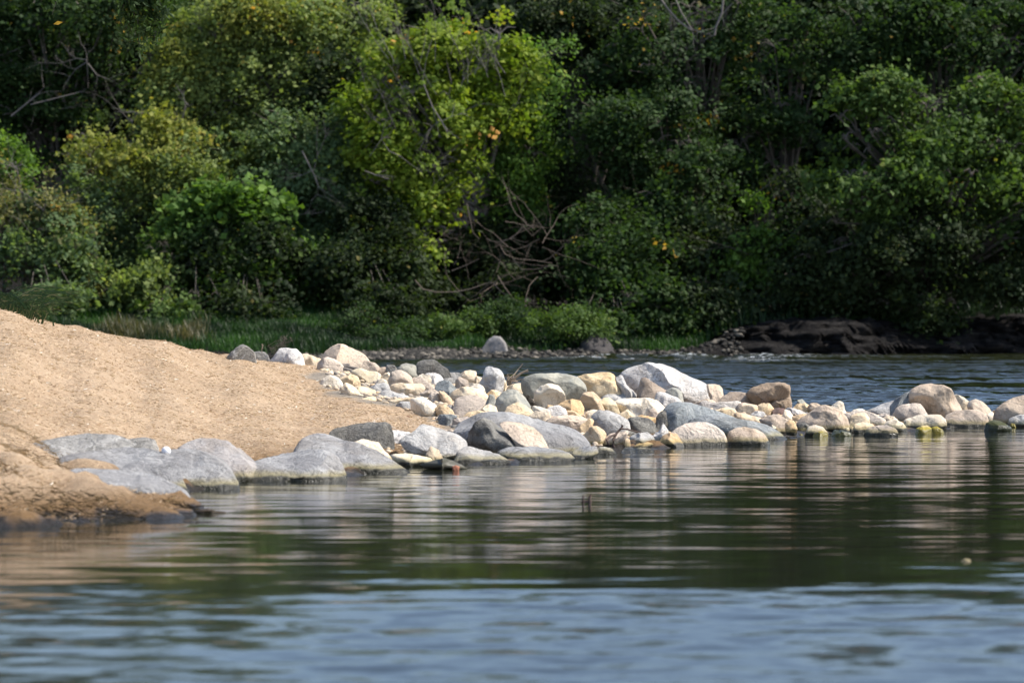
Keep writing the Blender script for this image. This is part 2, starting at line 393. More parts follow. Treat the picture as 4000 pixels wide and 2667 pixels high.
def far_bank_mat():
    m, t, o = newmat('far_bank_earth')
    geo = N(t, 'ShaderNodeNewGeometry'); pos = geo.outputs['Position']
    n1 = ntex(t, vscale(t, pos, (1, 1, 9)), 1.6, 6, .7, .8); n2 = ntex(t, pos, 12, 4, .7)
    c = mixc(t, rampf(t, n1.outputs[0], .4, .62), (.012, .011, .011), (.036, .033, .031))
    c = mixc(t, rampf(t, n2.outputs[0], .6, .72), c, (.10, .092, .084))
    b = N(t, 'ShaderNodeBsdfPrincipled'); L(t, c, b.inputs['Base Color']); b.inputs['Roughness'].default_value = .95; b.inputs['Specular IOR Level'].default_value = .08
    bp = N(t, 'ShaderNodeBump'); bp.inputs['Distance'].default_value = .25; bp.inputs['Strength'].default_value = 1
    L(t, nmath(t, 'ADD', n1.outputs[0], nmath(t, 'MULTIPLY', n2.outputs[0], .5)), bp.inputs['Height']); L(t, bp.outputs[0], b.inputs['Normal'])
    L(t, b.outputs[0], o.inputs[0]); return m
xs = np.concatenate([np.arange(-200, -20, 6), np.arange(-20, 20, .12), np.arange(20, 200, 6)])
ys = np.concatenate([np.arange(76, 84, .8), np.arange(84, 100, .1), np.arange(100, 112, .5), np.arange(112, 420, 12)])
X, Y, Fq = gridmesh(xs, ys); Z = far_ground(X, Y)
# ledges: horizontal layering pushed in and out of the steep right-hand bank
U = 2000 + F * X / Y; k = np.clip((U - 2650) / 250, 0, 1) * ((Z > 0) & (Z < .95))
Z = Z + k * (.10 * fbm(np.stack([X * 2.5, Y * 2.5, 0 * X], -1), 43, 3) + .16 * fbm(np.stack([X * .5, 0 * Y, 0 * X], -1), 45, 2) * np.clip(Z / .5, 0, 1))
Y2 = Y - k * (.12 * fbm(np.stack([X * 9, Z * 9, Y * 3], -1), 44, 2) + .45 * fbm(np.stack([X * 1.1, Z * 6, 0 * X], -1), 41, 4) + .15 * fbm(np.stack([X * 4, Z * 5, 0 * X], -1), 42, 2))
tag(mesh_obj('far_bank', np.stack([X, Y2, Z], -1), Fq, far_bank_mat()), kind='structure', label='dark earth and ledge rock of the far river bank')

# ------------------------------------------------------------------ water
def water_mat():
    m, t, o = newmat('river_water')
    geo = N(t, 'ShaderNodeNewGeometry'); pos = geo.outputs['Position']
    sep = N(t, 'ShaderNodeSeparateXYZ'); L(t, pos, sep.inputs[0]); x, y = sep.outputs[0], sep.outputs[1]
    big = ntex(t, vscale(t, pos, (.06, .16, 1)), 1.0, 3, .55)
    jit = nmath(t, 'MULTIPLY', nmath(t, 'SUBTRACT', big.outputs[0], .5), 9.0)
    yj = nmath(t, 'ADD', y, jit)
    rag = ntex(t, vscale(t, pos, (.5, 2.2, 1)), 1.0, 5, .65)
    near = rampf(t, nmath(t, 'ADD', yj, nmath(t, 'MULTIPLY', nmath(t, 'SUBTRACT', rag.outputs[0], .5), 9.0)), 20.6, 17.6)                           # breeze-ruffled water close to the camera
    leftcalm = rampf(t, nmath(t, 'ADD', x, nmath(t, 'MULTIPLY', jit, .5)), -1.7, -.3, .35, 1.0)
    near = nmath(t, 'MULTIPLY', near, leftcalm)
    far = rampf(t, y, 44, 50)                                  # running river behind the spit
    # wave slopes: x and y components from stretched noise
    def slope(sc, seed, det):
        mp = N(t, 'ShaderNodeMapping'); mp.inputs['Scale'].default_value = sc; mp.inputs['Location'].default_value = (seed, seed * 2, seed * 3)
        L(t, pos, mp.inputs['Vector']); n = ntex(t, mp.outputs[0], 1.0, det, .6, .3)
        s = N(t, 'ShaderNodeSeparateColor'); L(t, n.outputs['Color'], s.inputs[0])
        return nmath(t, 'SUBTRACT', s.outputs[0], .5), nmath(t, 'SUBTRACT', s.outputs[1], .5)
    cx, cy = slope((1.1, 6.0, 1), 3.1, 5)       # calm streaks
    nx_, ny_ = slope((2.2, 3.6, 1), 11.7, 5)   # ruffled patch
    fx, fy = slope((1.3, .55, 1), 23.3, 5)     # running water, long cells
    gx, gy = slope((3.6, 1.3, 1), 37.3, 3)
    patch = ntex(t, vscale(t, pos, (.11, .28, 1)), 1.0, 4, .6)
    farS = nmath(t, 'MULTIPLY', far, nmath(t, 'MULTIPLY', rampf(t, patch.outputs[0], .40, .60, .12, 1.0), rampf(t, y, 46, 76, .8, 2.0)))
    def comb(c, n, f, g, kc, kn):
        r = nmath(t, 'MULTIPLY', c, kc)
        r = nmath(t, 'ADD', r, nmath(t, 'MULTIPLY', nmath(t, 'MULTIPLY', n, near), kn))
        r = nmath(t, 'ADD', r, nmath(t, 'MULTIPLY', nmath(t, 'ADD', f, nmath(t, 'MULTIPLY', g, 1.1)), farS))
        return r
    sx = comb(cx, nx_, fx, gx, .012, .12); sy = comb(cy, ny_, fy, gy, .125, .50)
    sy = nmath(t, 'SUBTRACT', sy, nmath(t, 'ADD', nmath(t, 'SUBTRACT', nmath(t, 'MULTIPLY', near, .055), nmath(t, 'MULTIPLY', nmath(t, 'SUBTRACT', 1.0, far), .007)), nmath(t, 'MULTIPLY', farS, .18)))
    cb = N(t, 'ShaderNodeCombineXYZ'); L(t, sx, cb.inputs[0]); L(t, sy, cb.inputs[1]); cb.inputs[2].default_value = 0
    ad = N(t, 'ShaderNodeVectorMath', operation='ADD'); L(t, geo.outputs['Normal'], ad.inputs[0]); L(t, cb.outputs[0], ad.inputs[1])
    nn = N(t, 'ShaderNodeVectorMath', operation='NORMALIZE'); L(t, ad.outputs[0], nn.inputs[0]); nrm = nn.outputs[0]
    fr = N(t, 'ShaderNodeFresnel'); fr.inputs[0].default_value = 1.33; L(t, nrm, fr.inputs['Normal'])
    df = N(t, 'ShaderNodeBsdfDiffuse'); df.inputs[0].default_value = (.012, .014, .006, 1)
    gl = N(t, 'ShaderNodeBsdfGlossy'); L(t, nmath(t, 'ADD', nmath(t, 'MULTIPLY', near, .07), .06), gl.inputs['Roughness']); gl.inputs[0].default_value = (.95, .96, 1, 1); L(t, nrm, gl.inputs['Normal'])
    mx = N(t, 'ShaderNodeMixShader'); L(t, fr.outputs[0], mx.inputs[0]); L(t, df.outputs[0], mx.inputs[1]); L(t, gl.outputs[0], mx.inputs[2])
    fo = N(t, 'ShaderNodeAttribute', attribute_name='foam'); fn = ntex(t, pos, 7, 5, .75)
    fm = nmath(t, 'MULTIPLY', fo.outputs['Fac'], rampf(t, fn.outputs[0], .51, .62), True)
    fd = N(t, 'ShaderNodeBsdfDiffuse'); fd.inputs[0].default_value = (.70, .74, .78, 1)
    m2 = N(t, 'ShaderNodeMixShader'); L(t, fm, m2.inputs[0]); L(t, mx.outputs[0], m2.inputs[1]); L(t, fd.outputs[0], m2.inputs[2])
    L(t, m2.outputs[0], o.inputs[0]); return m
xs = np.concatenate([np.arange(-400, -12, 12), np.arange(-12, 16, .16), np.arange(16, 400, 12)])
ys = np.concatenate([np.arange(-150, 46, 4), np.arange(46, 80, .5), np.arange(80, 98, .09), np.arange(98, 106, 1)])
X, Y, Fq = gridmesh(xs, ys)
p = np.stack([X, Y, 0 * X], -1)
U = 2000 + F * X / np.maximum(Y, 1)
amp = np.interp(Y, [80, 84, 87, 90, 93, 96], [0, .03, .07, .10, .05, .02]) * np.interp(U, [1300, 2100, 2400, 3000, 3300, 4000], [0, .3, 1, 1, .45, .3])
wv = fbm(p * np.array([.75, 1.1, 1]), 51, 3)
Z = amp * wv + amp * .35 * fbm(p * np.array([3, 3.5, 1]), 52, 2)
foam = np.clip((wv - .25) * 1.8, 0, 1) * np.clip(amp / .07, 0, 1) * np.interp(U, [2000, 2250, 3050, 3350], [0, 1, 1, .15])
tag(mesh_obj('water', np.stack([X, Y, Z], -1), Fq, water_mat(), attrs={'foam': ('POINT', foam)}), kind='structure', label='river water, calm in front and rippling behind the spit')

# ------------------------------------------------------------------ rocks
def ico(sub):
    bm = bmesh.new(); bmesh.ops.create_icosphere(bm, subdivisions=sub, radius=1)
    v = np.array([tuple(x.co) for x in bm.verts]); f = np.array([[a.index for a in q.verts] for q in bm.faces]); bm.free(); return v, f
ICO = {k: ico(k) for k in (1, 2, 4, 5)}
ZN = {'A': (800, 1300, 2.94), 'B': (1500, 1400, 2.94), 'C': (2000, 1400, 2.94), 'D': (2600, 1400, 2.94), 'E': (3200, 1400, 2.94),
      'F': (0, 1600, 2.352), 'G': (800, 1600, 2.94), 'H': (1500, 1550, 2.352), 'I': (2300, 1500, 2.94), 'J': (1300, 600, 1.68)}
def blob(pts, dc, hd, seed, lean, cuts, rough, sub, box, sink, flat=0):
    """stone body: the outline gives width and height, hd the half depth; facets, dents and grain on top"""
    r = np.random.default_rng(seed)
    pts = np.array([tuple(P(a, b, dc)) for a, b in pts]); pts = pts[:, [0, 2]]
    # centre of the outline
    n = len(pts); q = np.roll(pts, -1, 0); cr = pts[:, 0] * q[:, 1] - q[:, 0] * pts[:, 1]; A = cr.sum() / 2
    if abs(A) < 1e-9: c = pts.mean(0)
    else: c = np.array([((pts[:, 0] + q[:, 0]) * cr).sum(), ((pts[:, 1] + q[:, 1]) * cr).sum()]) / (6 * A)
    dens = np.concatenate([pts + (q - pts) * s for s in np.linspace(0, 1, 14, endpoint=False)]) - c
    th = np.arctan2(dens[:, 1], dens[:, 0]); rad = np.hypot(dens[:, 0], dens[:, 1])
    o = np.argsort(th); th, rad = th[o], rad[o]
    g = np.linspace(-math.pi, math.pi, 181); rg = np.interp(g, np.concatenate([th - 2 * math.pi, th, th + 2 * math.pi]), np.tile(rad, 3))
    kk = np.exp(-np.linspace(-2, 2, 7) ** 2); kk /= kk.sum()
    rg = np.convolve(np.concatenate([rg[-4:-1], rg, rg[1:4]]), kk, 'valid')
    v, f = ICO[sub]; v = v.copy()
    for i in range(cuts):
        nv = r.normal(size=3); nv[1] = -abs(nv[1]) - .35 if i % 3 else abs(nv[1]); nv /= np.linalg.norm(nv); cc = r.uniform(.48, .80)
        dd = v @ nv - cc; v = v - np.maximum(dd, 0)[:, None] * nv * .97
    if flat:
        nv = np.array([r.uniform(-.2, .2), -.62, .78]); nv /= np.linalg.norm(nv); v = v - np.maximum(v @ nv - flat, 0)[:, None] * nv * .96
    s = np.hypot(v[:, 0], v[:, 2]); t = np.arctan2(v[:, 2], v[:, 0])
    rr = np.interp(t, g, rg); sz = math.sqrt(abs(A) / math.pi)
    nb_ = 60; bi = ((t + math.pi) / (2 * math.pi) * nb_).astype(int) % nb_; mx_ = np.zeros(nb_)
    np.maximum.at(mx_, bi, s); kb = np.array([.2, .6, .2]); mx_ = np.convolve(np.concatenate([mx_[-1:], mx_, mx_[:1]]), kb, 'valid')
    sc_ = np.interp((t + math.pi) / (2 * math.pi) * nb_, np.arange(-1, nb_ + 1) + .5, np.concatenate([mx_[-1:], mx_, mx_[:1]]))
    s2 = np.clip(s / np.maximum(sc_, .3), 0, 1.04) ** box
    X_ = rr * s2 * np.cos(t); Z_ = rr * s2 * np.sin(t); Y_ = v[:, 1] * hd
    P3 = np.stack([X_, Y_, Z_], -1)
    nrm = v / (np.linalg.norm(v, axis=1)[:, None] + 1e-9)
    dsp = rough * sz * (fbm(P3 / sz * 1.5 + seed, seed % 97, 2) + .5 * fbm(P3 / sz * 4.5 + seed, seed % 89, 3) * .6)
    dsp = dsp + .016 * sz * fbm(P3 / sz * 13 + seed, 7, 2)
    P3 = P3 + nrm * dsp[:, None] * np.array([.6, 1.4, .6])
    P3[:, 1] += lean * P3[:, 2]
    lo = P3[:, 2] < 0; P3[:, 2] = np.where(lo, P3[:, 2] * (1 + sink), P3[:, 2])
    P3[:, 0] += c[0]; P3[:, 1] += dc; P3[:, 2] += c[1]
    return P3, f
NR = [0]
ROCKS = []
# small moves towards (-) or away from (+) the viewer where stones rest on or against one another
NUDGE = {'smooth pinkish slab leaning': -.30, 'largest grey boulder': .38, 'low grey stone at the waterline': -.3, 'small orange-brown wedge': -.4, 'low grey stone in front': -.55,
 'orange pebble behind the dark olive': -.45, 'olive pebble': -.5, 'dark olive wet': -.55, 'cream rounded block': -.35, 'wide pinkish white': .3, 'tan pebble left of the cream': -.4, 'small white pebble at the right foot': -.45,
 'taupe pyramid': .2, 'tiny white chip': -.95, 'long low cream stone above': -.2, 'thin pinkish stone beside': -.45, 'small black stone in the gap': -.35, 'tiny orange block': -.35, 'flat orange stone awash': -.3,
 'white pebble in front of the dark': -.3, 'white stone between the upright': -.2, 'small white stone tucked': -.25, 'small orange cap': -.2, 'small cream block in front of the upright': -.15, 'orange ridge-shaped': -.2,
 'white flat stone left of the taupe': -.15, 'white flat stone behind': -.3, 'low white hump': -.3, 'small white stone tucked': -.25, 'small mossy': .2, 'small orange stone awash': -.3, 'biggest white boulder': .5, 'brown pointed rock': -.1, 'grey wedge pressed': -.1, 'small orange-cream stone left': -.75, 'tiny orange pebble by': -.35,
 'pinkish tan low stone at the foot': -.25, 'pink pebble under': -.2, 'small wet stone in the gap': -.15, 'small grey stone with a dark hole': -.1, 'blue-grey wedge leaning': -.2}
def rock(label, col, zone, *polys, lean=.35, cuts=9, rough=.10, sub=4, box=.82, sink=.3, th=.42, by=None, name='rock', cat='rock', group='stones of the spit', d=None, dz=0):
    NR[0] += 1; seed = 101 + NR[0] * 7
    ox, oy, sc = ZN[zone]; V, Fc, n = [], [], 0
    nud = next((b_ for a_, b_ in NUDGE.items() if label.startswith(a_)), 0)
    pp = []
    for p in polys:
        ma = sum(a for a, _ in p) / len(p); mb = sum(b for _, b in p) / len(p)
        fx, fy = (1.22, 1.02) if group.startswith('slabs') else (1.085, 1.055)
        pp.append([(ox + (ma + (a - ma) * fx) / sc, oy + (mb + (b - mb) * fy) / sc) for a, b in p])
    allp = [q for p in pp for q in p]
    yb = by if by else max(b for _, b in allp) - 4
    ext = 34 if group.startswith('slabs') or 'slab' in label else 13   # part sunk in the ground or under water
    for p in pp:
        mb = sum(b for _, b in p) / len(p); hb = max(b for _, b in p) - mb
        p[:] = [(a, b + ext * max(0, (b - mb) / hb) ** .5) for a, b in p]
    cx = sum(a for a, _ in allp) / len(allp)
    d0 = d or hit(cx, yb)
    if group.startswith('slabs'):
        lean = lean * 1.3; rough = rough * .7; col = {'lightgrey': 'slab', 'pink': 'slabpink'}.get(col, col)
    wpx = max(a for a, _ in allp) - min(a for a, _ in allp)
    for i, p in enumerate(pp):
        wp = max(a for a, _ in p) - min(a for a, _ in p); hp = max(b for _, b in p) - min(b for _, b in p)
        wm = wp / F * d0; hd = min(max(.5 * th * (wm + hp / F * d0 * 1.3), .04), .75)
        v, f = blob(p, d0 + hd * .7 + dz + nud, hd, seed + i, lean, cuts, rough, sub, box, sink, .34 if group.startswith('slabs') or 'slab' in label else 0)
        V.append(v); Fc.append(f + n); n += len(v)
    V = np.vstack(V); loc = (float(V[:, 0].mean()), float(V[:, 1].mean()), float(V[:, 2].min()))
    o = mesh_obj(name, V, np.vstack(Fc), RM[col], loc=loc)
    tag(o, label, cat, group); ROCKS.append(o); return o

# -- top of the straw slope and the left part of the heap
rock('smooth grey boulder with a rounded peak, leftmost on top of the straw slope', 'grey', 'A', [(265,250),(345,190),(405,148),(435,135),(475,148),(530,195),(570,228),(590,310),(400,320),(280,300)], cuts=3, rough=.03)
rock('low smooth grey stone between the peaked grey boulder and the white rough rock', 'grey', 'A', [(560,228),(610,218),(680,222),(725,260),(742,300),(735,340),(580,340),(540,290)], cuts=2, rough=.03)
rock('rough speckled white rock at the upper right edge of the straw slope', 'white', 'A', [(730,315),(790,285),(825,235),(870,185),(950,178),(1040,190),(1095,245),(1125,310),(1145,400),(1000,410),(800,360)], rough=.11)
rock('flat-topped cream stone half hidden behind the rough speckled white rock', 'cream', 'A', [(1095,260),(1180,246),(1240,262),(1335,300),(1340,400),(1150,405),(1090,320)])
rock('large smooth peach boulder with a domed top, highest at the left of the heap', 'peach', 'A', [(1345,300),(1390,225),(1460,165),(1530,135),(1600,138),(1680,180),(1760,215),(1830,260),(1880,325),(1900,400),(1650,425),(1400,410)], rough=.045, cuts=5)
rock('rounded pinkish stone leaning in front of the large peach boulder', 'pink', 'A', [(1288,410),(1305,340),(1355,290),(1410,282),(1480,300),(1545,340),(1590,380),(1580,450),(1420,460),(1300,440)], cuts=3, rough=.04)
rock('pale pink low stone at the right foot of the large peach boulder', 'pink', 'A', [(1700,410),(1780,340),(1870,322),(1950,345),(2010,395),(1990,445),(1850,450),(1720,440)], cuts=4)
rock('small cream stone at the straw edge below the pinkish rounded stone', 'cream', 'A', [(1265,450),(1340,420),(1410,410),(1410,475),(1330,480)])
rock('pale lilac rounded stone at the straw edge under a dark stick', 'pale', 'A', [(1310,575),(1370,520),(1430,490),(1500,500),(1550,540),(1605,595),(1550,615),(1400,610)], cuts=3, rough=.04)
rock('crumbly cream stone just left of the kidney-shaped yellowish stone', 'cream', 'A', [(1550,530),(1600,500),(1700,480),(1750,500),(1780,550),(1780,590),(1650,610),(1560,580)], rough=.1)
rock('kidney-shaped yellowish stone lying on its side near the straw edge', 'yellow', 'A', [(1670,465),(1750,412),(1810,415),(1880,440),(1960,445),(2015,480),(2010,530),(1960,580),(1860,580),(1790,530),(1740,490)], cuts=3, rough=.04)
rock('flat brownish stone behind the kidney-shaped yellowish stone', 'taupe', 'A', [(1850,430),(1900,395),(2000,400),(2060,390),(2090,420),(2070,465),(1900,465)])
rock('small grey stone on the skyline left of the oval speckled grey stone', 'grey', 'A', [(2080,440),(2090,380),(2130,362),(2180,375),(2205,410),(2195,460),(2100,460)])
rock('upright cream pebble leaning on the peach egg-shaped stone', 'cream', 'A', [(2025,520),(2060,470),(2110,450),(2135,490),(2125,610),(2060,600)], cuts=3)
rock('rounded pale pebble below the upright cream pebble', 'pale', 'A', [(1955,590),(1990,530),(2040,520),(2090,550),(2120,620),(2040,645),(1970,630)], cuts=3)
rock('grey pointed wedge of rock in front of the peach egg-shaped stone', 'lightgrey', 'A', [(1890,640),(1950,600),(2060,575),(2100,600),(2150,660),(2110,695),(1950,700)])
rock('small greenish yellow slab propped over a dark gap', 'yellow', 'A', [(1735,660),(1760,620),(1830,620),(1950,655),(1960,680),(1890,715),(1780,705)], cuts=4)
rock('buff stone spilling onto the straw left of the dark gap', 'cream', 'A', [(1565,650),(1620,570),(1680,600),(1740,640),(1790,690),(1800,745),(1650,735),(1580,700)])
rock('pair-sized cream pebble half sunk in straw below the dark gap', 'cream', 'A', [(1780,765),(1880,735),(1950,735),(1985,775),(1900,795),(1800,790)], cuts=4)
rock('flat grey stone with a blotchy face right of the dark gap', 'lightgrey', 'A', [(1960,740),(1990,700),(2080,660),(2200,690),(2330,730),(2340,775),(2150,770),(2000,780)], rough=.1)
rock('peach egg-shaped stone standing in the left of the heap', 'peach', 'B', [(63,250),(75,180),(130,145),(190,140),(250,165),(310,220),(330,290),(310,340),(150,390),(90,360),(68,300)], cuts=2, rough=.03)
rock('orange-flecked cream wedge lying against the peach egg-shaped stone', 'cream', 'B', [(75,320),(150,290),(330,290),(420,290),(465,330),(440,385),(310,440),(230,425),(120,390)], by=1548)
rock('oval speckled grey stone on the skyline, left of the dark angular rock', 'green', 'B', [(140,140),(200,75),(250,57),(340,75),(390,110),(400,165),(330,200),(200,190)], cuts=3, rough=.03)
rock('dark grey angular rock with a ragged edge, on the skyline of the heap', 'dark', 'B', [(370,170),(390,60),(430,30),(570,22),(620,50),(720,115),(770,190),(790,240),(700,235),(560,210),(420,200)], rough=.11, cuts=9)
rock('flat grey slab behind the dark angular rock, by the rippling river', 'grey', 'B', [(740,160),(850,160),(905,190),(880,225),(770,215)])
rock('white pebble in front of the dark angular rock, beside a pale blue one', 'pale', 'B', [(380,215),(440,175),(520,190),(545,240),(500,300),(400,300)], cuts=4)
rock('pale blue-white stone under the right end of the dark angular rock', 'white', 'B', [(480,180),(570,163),(640,190),(690,240),(640,300),(540,300),(495,240)], rough=.06)
rock('broad pinkish cream stone right of the peach egg-shaped stone', 'pink', 'B', [(320,240),(420,210),(480,250),(590,330),(600,380),(440,395),(330,340)])
rock('smooth blue-grey stone in the left of the heap', 'bluegrey', 'B', [(588,345),(610,290),(660,258),(740,260),(800,320),(845,370),(800,440),(700,440),(605,390)], cuts=4, rough=.03)
rock('small grey slab tucked behind the smooth blue-grey stone', 'grey', 'B', [(680,235),(760,225),(830,260),(840,300),(780,315),(690,275)])
rock('grey-brown pointed stone left of the cream block with orange pits', 'taupe', 'B', [(812,320),(830,250),(860,210),(960,260),(965,310),(890,355),(825,355)])
rock('cream block with orange pits, on the skyline right of the dark angular rock', 'cream', 'B', [(865,195),(930,145),(990,135),(1055,155),(1058,230),(1040,290),(970,290),(910,245)], rough=.1)
rock('small cream wedge between the orange-pitted block and the upright grey rock', 'cream', 'B', [(1035,290),(1060,200),(1125,225),(1120,280)])
rock('upright knobbly grey rock standing above the heap against the river', 'lightgrey', 'B', [(1075,300),(1130,240),(1150,160),(1180,105),(1230,100),(1320,130),(1360,180),(1365,260),(1350,390),(1280,410),(1180,385),(1120,340)], rough=.12, cuts=9)
rock('narrow cream stone hugging the right side of the upright grey rock', 'cream', 'B', [(1350,390),(1362,235),(1400,260),(1408,310),(1380,400)], cuts=3)
rock('white stone between the upright grey rock and the buff loaf-shaped stone', 'pale', 'B', [(990,320),(1090,293),(1140,330),(1195,430),(1140,440),(1020,370)])
rock('long buff loaf-shaped stone in the middle of the left heap', 'cream', 'B', [(778,430),(800,380),(900,330),(1010,335),(1110,370),(1180,420),(1190,480),(1050,500),(850,505),(785,475)], cuts=3, rough=.04)
rock('square peach stone with a dark underside, left of an orange sliver', 'peach', 'B', [(515,450),(550,385),(600,372),(670,430),(688,520),(620,525),(560,520)])
rock('orange sliver of stone beside the square peach stone', 'orange', 'B', [(630,380),(690,385),(770,460),(808,525),(740,540),(685,510)], cuts=4)
rock('brownish chip of stone behind the square peach stone', 'taupe', 'B', [(395,440),(420,395),(500,365),(590,360),(560,410),(500,460)])
rock('low buff stone under the flat grey stone with a blotchy face', 'cream', 'B', [(60,485),(160,460),(330,450),(310,510),(150,540),(80,520)])
rock('pale bluish pebble lying at the tongue of straw', 'lightgrey', 'B', [(138,535),(200,495),(290,500),(325,550),(250,575),(165,570)], cuts=4)
rock('grey-and-cream stone with a dead sprig lying on it', 'pale', 'B', [(320,465),(440,445),(510,480),(590,530),(645,600),(600,645),(400,620),(325,565)])
rock('orange-tan stone in front of the square peach stone', 'tan', 'B', [(595,580),(630,525),(700,530),(780,590),(825,655),(700,670),(635,650)])
rock('small white stone tucked behind the orange-tan stone', 'white', 'B', [(690,545),(790,530),(790,610),(720,600)])
rock('flat angular taupe slab tilted towards the viewer', 'taupe', 'B', [(765,610),(830,470),(940,430),(1060,430),(1155,490),(1150,530),(1050,600),(910,660),(820,650)], cuts=10, rough=.03, box=.6)
rock('low bluish stone beside the tip of the straw tongue', 'bluegrey', 'B', [(600,725),(640,645),(760,640),(830,660),(810,750),(740,780),(660,770)], cuts=6)
rock('taupe stone with a dark root over its left end', 'taupe', 'B', [(780,785),(800,700),(950,670),(1010,690),(930,770),(830,810)])
rock('plain cream stone under the right corner of the flat taupe slab', 'cream', 'B', [(1120,570),(1200,528),(1280,550),(1335,615),(1200,640),(1125,615)])
rock('wide low cream stone behind the largest grey boulder', 'cream', 'B', [(905,665),(970,620),(1080,600),(1200,620),(1180,670),(1000,705)])
rock('small cream block in front of the upright knobbly grey rock', 'cream', 'B', [(1178,410),(1240,360),(1310,375),(1338,430),(1295,510),(1230,490)])
rock('greenish grey chip below the small cream block', 'green', 'B', [(1165,510),(1210,410),(1260,420),(1295,500),(1280,560),(1185,560)])
rock('rounded stone, greenish on the left and rusty pink on the right', 'green', 'B', [(1283,530),(1310,460),(1380,390),(1450,366),(1530,375),(1600,440),(1665,520),(1680,590),(1560,610),(1400,620),(1305,590)], cuts=4, rough=.05)
rock('cream block behind the greenish and rusty pink stone', 'cream', 'B', [(1395,385),(1440,310),(1530,283),(1590,285),(1615,350),(1620,410),(1500,420)])
rock('big flat-topped grey-brown boulder on the skyline, right of the driftwood roots', 'green', 'B', [(1593,270),(1640,210),(1740,180),(1900,175),(2100,185),(2200,215),(2280,290),(2303,350),(2260,430),(2150,500),(1850,490),(1650,410),(1598,340)], sub=5, cuts=5, rough=.045, box=.65)
rock('cream rock with a brown shaded side, in front of the flat-topped boulder', 'pale', 'B', [(1738,440),(1750,375),(1830,315),(1920,293),(2000,320),(2050,380),(2092,480),(2060,530),(1900,580),(1830,575),(1765,505)], lean=-.1, cuts=8)
rock('craggy cream stone in front of the greenish and rusty pink stone', 'cream', 'B', [(1385,610),(1420,560),(1540,503),(1620,545),(1712,610),(1700,685),(1560,670),(1420,650)], rough=.12)
rock('small white stone below the dark root mat', 'pale', 'B', [(1695,610),(1720,545),(1800,560),(1900,590),(1890,645),(1760,650)])
rock('white-grey rounded stone left of the orange oval stone', 'white', 'B', [(1838,610),(1900,560),(2000,540),(2080,580),(2105,640),(1980,672),(1880,660)], cuts=4, rough=.05)
rock('orange oval stone with a brown spot, low in the middle of the heap', 'orange', 'B', [(1995,550),(2080,490),(2170,468),(2250,490),(2288,560),(2278,645),(2200,650),(2090,610)], cuts=3, rough=.04)
rock('small orange cap of stone beside the cream rock with the shaded side', 'orange', 'B', [(1830,600),(1880,535),(1950,545),(1930,620)], cuts=3)
rock('tan stone right of the craggy cream stone', 'tan', 'B', [(1675,660),(1750,600),(1900,640),(1920,700),(1820,730),(1715,710)])
rock('wide pink speckled stone with a rusty right end', 'pink', 'B', [(1870,710),(1960,665),(2150,652),(2250,670),(2333,700),(2320,770),(2200,830),(2050,790),(1920,755)], rough=.09)
rock('thin orange ridge of stone below the orange oval stone', 'orange', 'B', [(2070,600),(2180,600),(2335,685),(2335,725),(2200,690),(2090,650)], by=1636)
rock('largest grey boulder, low and sloping down to the calm water', 'slab', 'B', [(820,860),(880,780),(1000,700),(1130,640),(1250,622),(1400,630),(1600,660),(1850,740),(2050,780),(2200,850),(2330,960),(2360,1020),(2200,1070),(1900,1090),(1500,1095),(1100,1060),(900,950)], sub=5, cuts=7, rough=.05, lean=.9)
rock('dark pitted rock shaped like a snout, in front of the largest grey boulder', 'dark', 'B', [(928,935),(1010,820),(1055,730),(1150,675),(1240,715),(1300,790),(1400,850),(1530,920),(1620,1010),(1500,1090),(1250,1095),(1050,1040),(945,1000)], sub=5, rough=.13, cuts=8, by=1772, lean=.2)
rock('smooth pinkish slab leaning on the largest grey boulder', 'pink', 'B', [(1320,770),(1400,733),(1550,750),(1700,810),(1800,880),(1900,980),(1985,1065),(1700,1080),(1540,950),(1440,850)], by=1768, lean=.9, cuts=5, th=.3)
rock('flat grey slab at the waterline below the dark snout-shaped rock', 'slab', 'H', [(1040,520),(1150,465),(1350,460),(1500,480),(1650,500),(1740,540),(1600,572),(1350,598),(1240,590),(1150,560)], lean=.9, cuts=6)
rock('pale grey slab at the waterline left of the dark snout-shaped rock', 'lightgrey', 'H', [(645,575),(690,500),(780,458),(900,490),(1050,530),(1205,585),(1150,615),(950,625),(700,610)], lean=.9)
rock('big pinkish grey slab at the tip of the straw tongue', 'lightgrey', 'H', [(150,395),(300,310),(350,253),(500,300),(650,350),(740,410),(755,465),(710,510),(640,580),(500,575),(300,490),(190,445)], sub=5, lean=.7, rough=.07)
rock('white flat stone between the dark mottled rock and the pinkish grey slab', 'white', 'H', [(30,315),(120,308),(235,325),(210,385),(100,415),(40,405)])
rock('yellow algae-stained stone at the waterline', 'yellow', 'H', [(60,535),(200,525),(420,560),(445,592),(330,618),(250,645),(130,610)], lean=.6)
rock('small orange-brown wedge in front of the big pinkish grey slab', 'tan', 'H', [(383,530),(430,462),(500,490),(555,548),(500,575),(440,578)], cuts=9, by=1796)
rock('tiny pale stone between the yellow algae-stained stone and the orange-brown wedge', 'pale', 'H', [(180,505),(245,450),(275,500),(240,528)])
rock('low grey stone at the waterline, right end of the flat slabs', 'slab', 'H', [(1640,565),(1750,500),(1850,458),(1940,455),(1960,515),(1850,548),(1700,565)], lean=.7)
rock('small rounded grey stone at the water beside the forked driftwood', 'lightgrey', 'H', [(1933,505),(1990,460),(2080,470),(2142,512),(2080,535),(1960,535)], lean=.5)
rock('thin grey slab awash right of the forked driftwood', 'lightgrey', 'I', [(320,780),(430,735),(600,730),(745,757),(700,785),(500,795)], lean=.9)
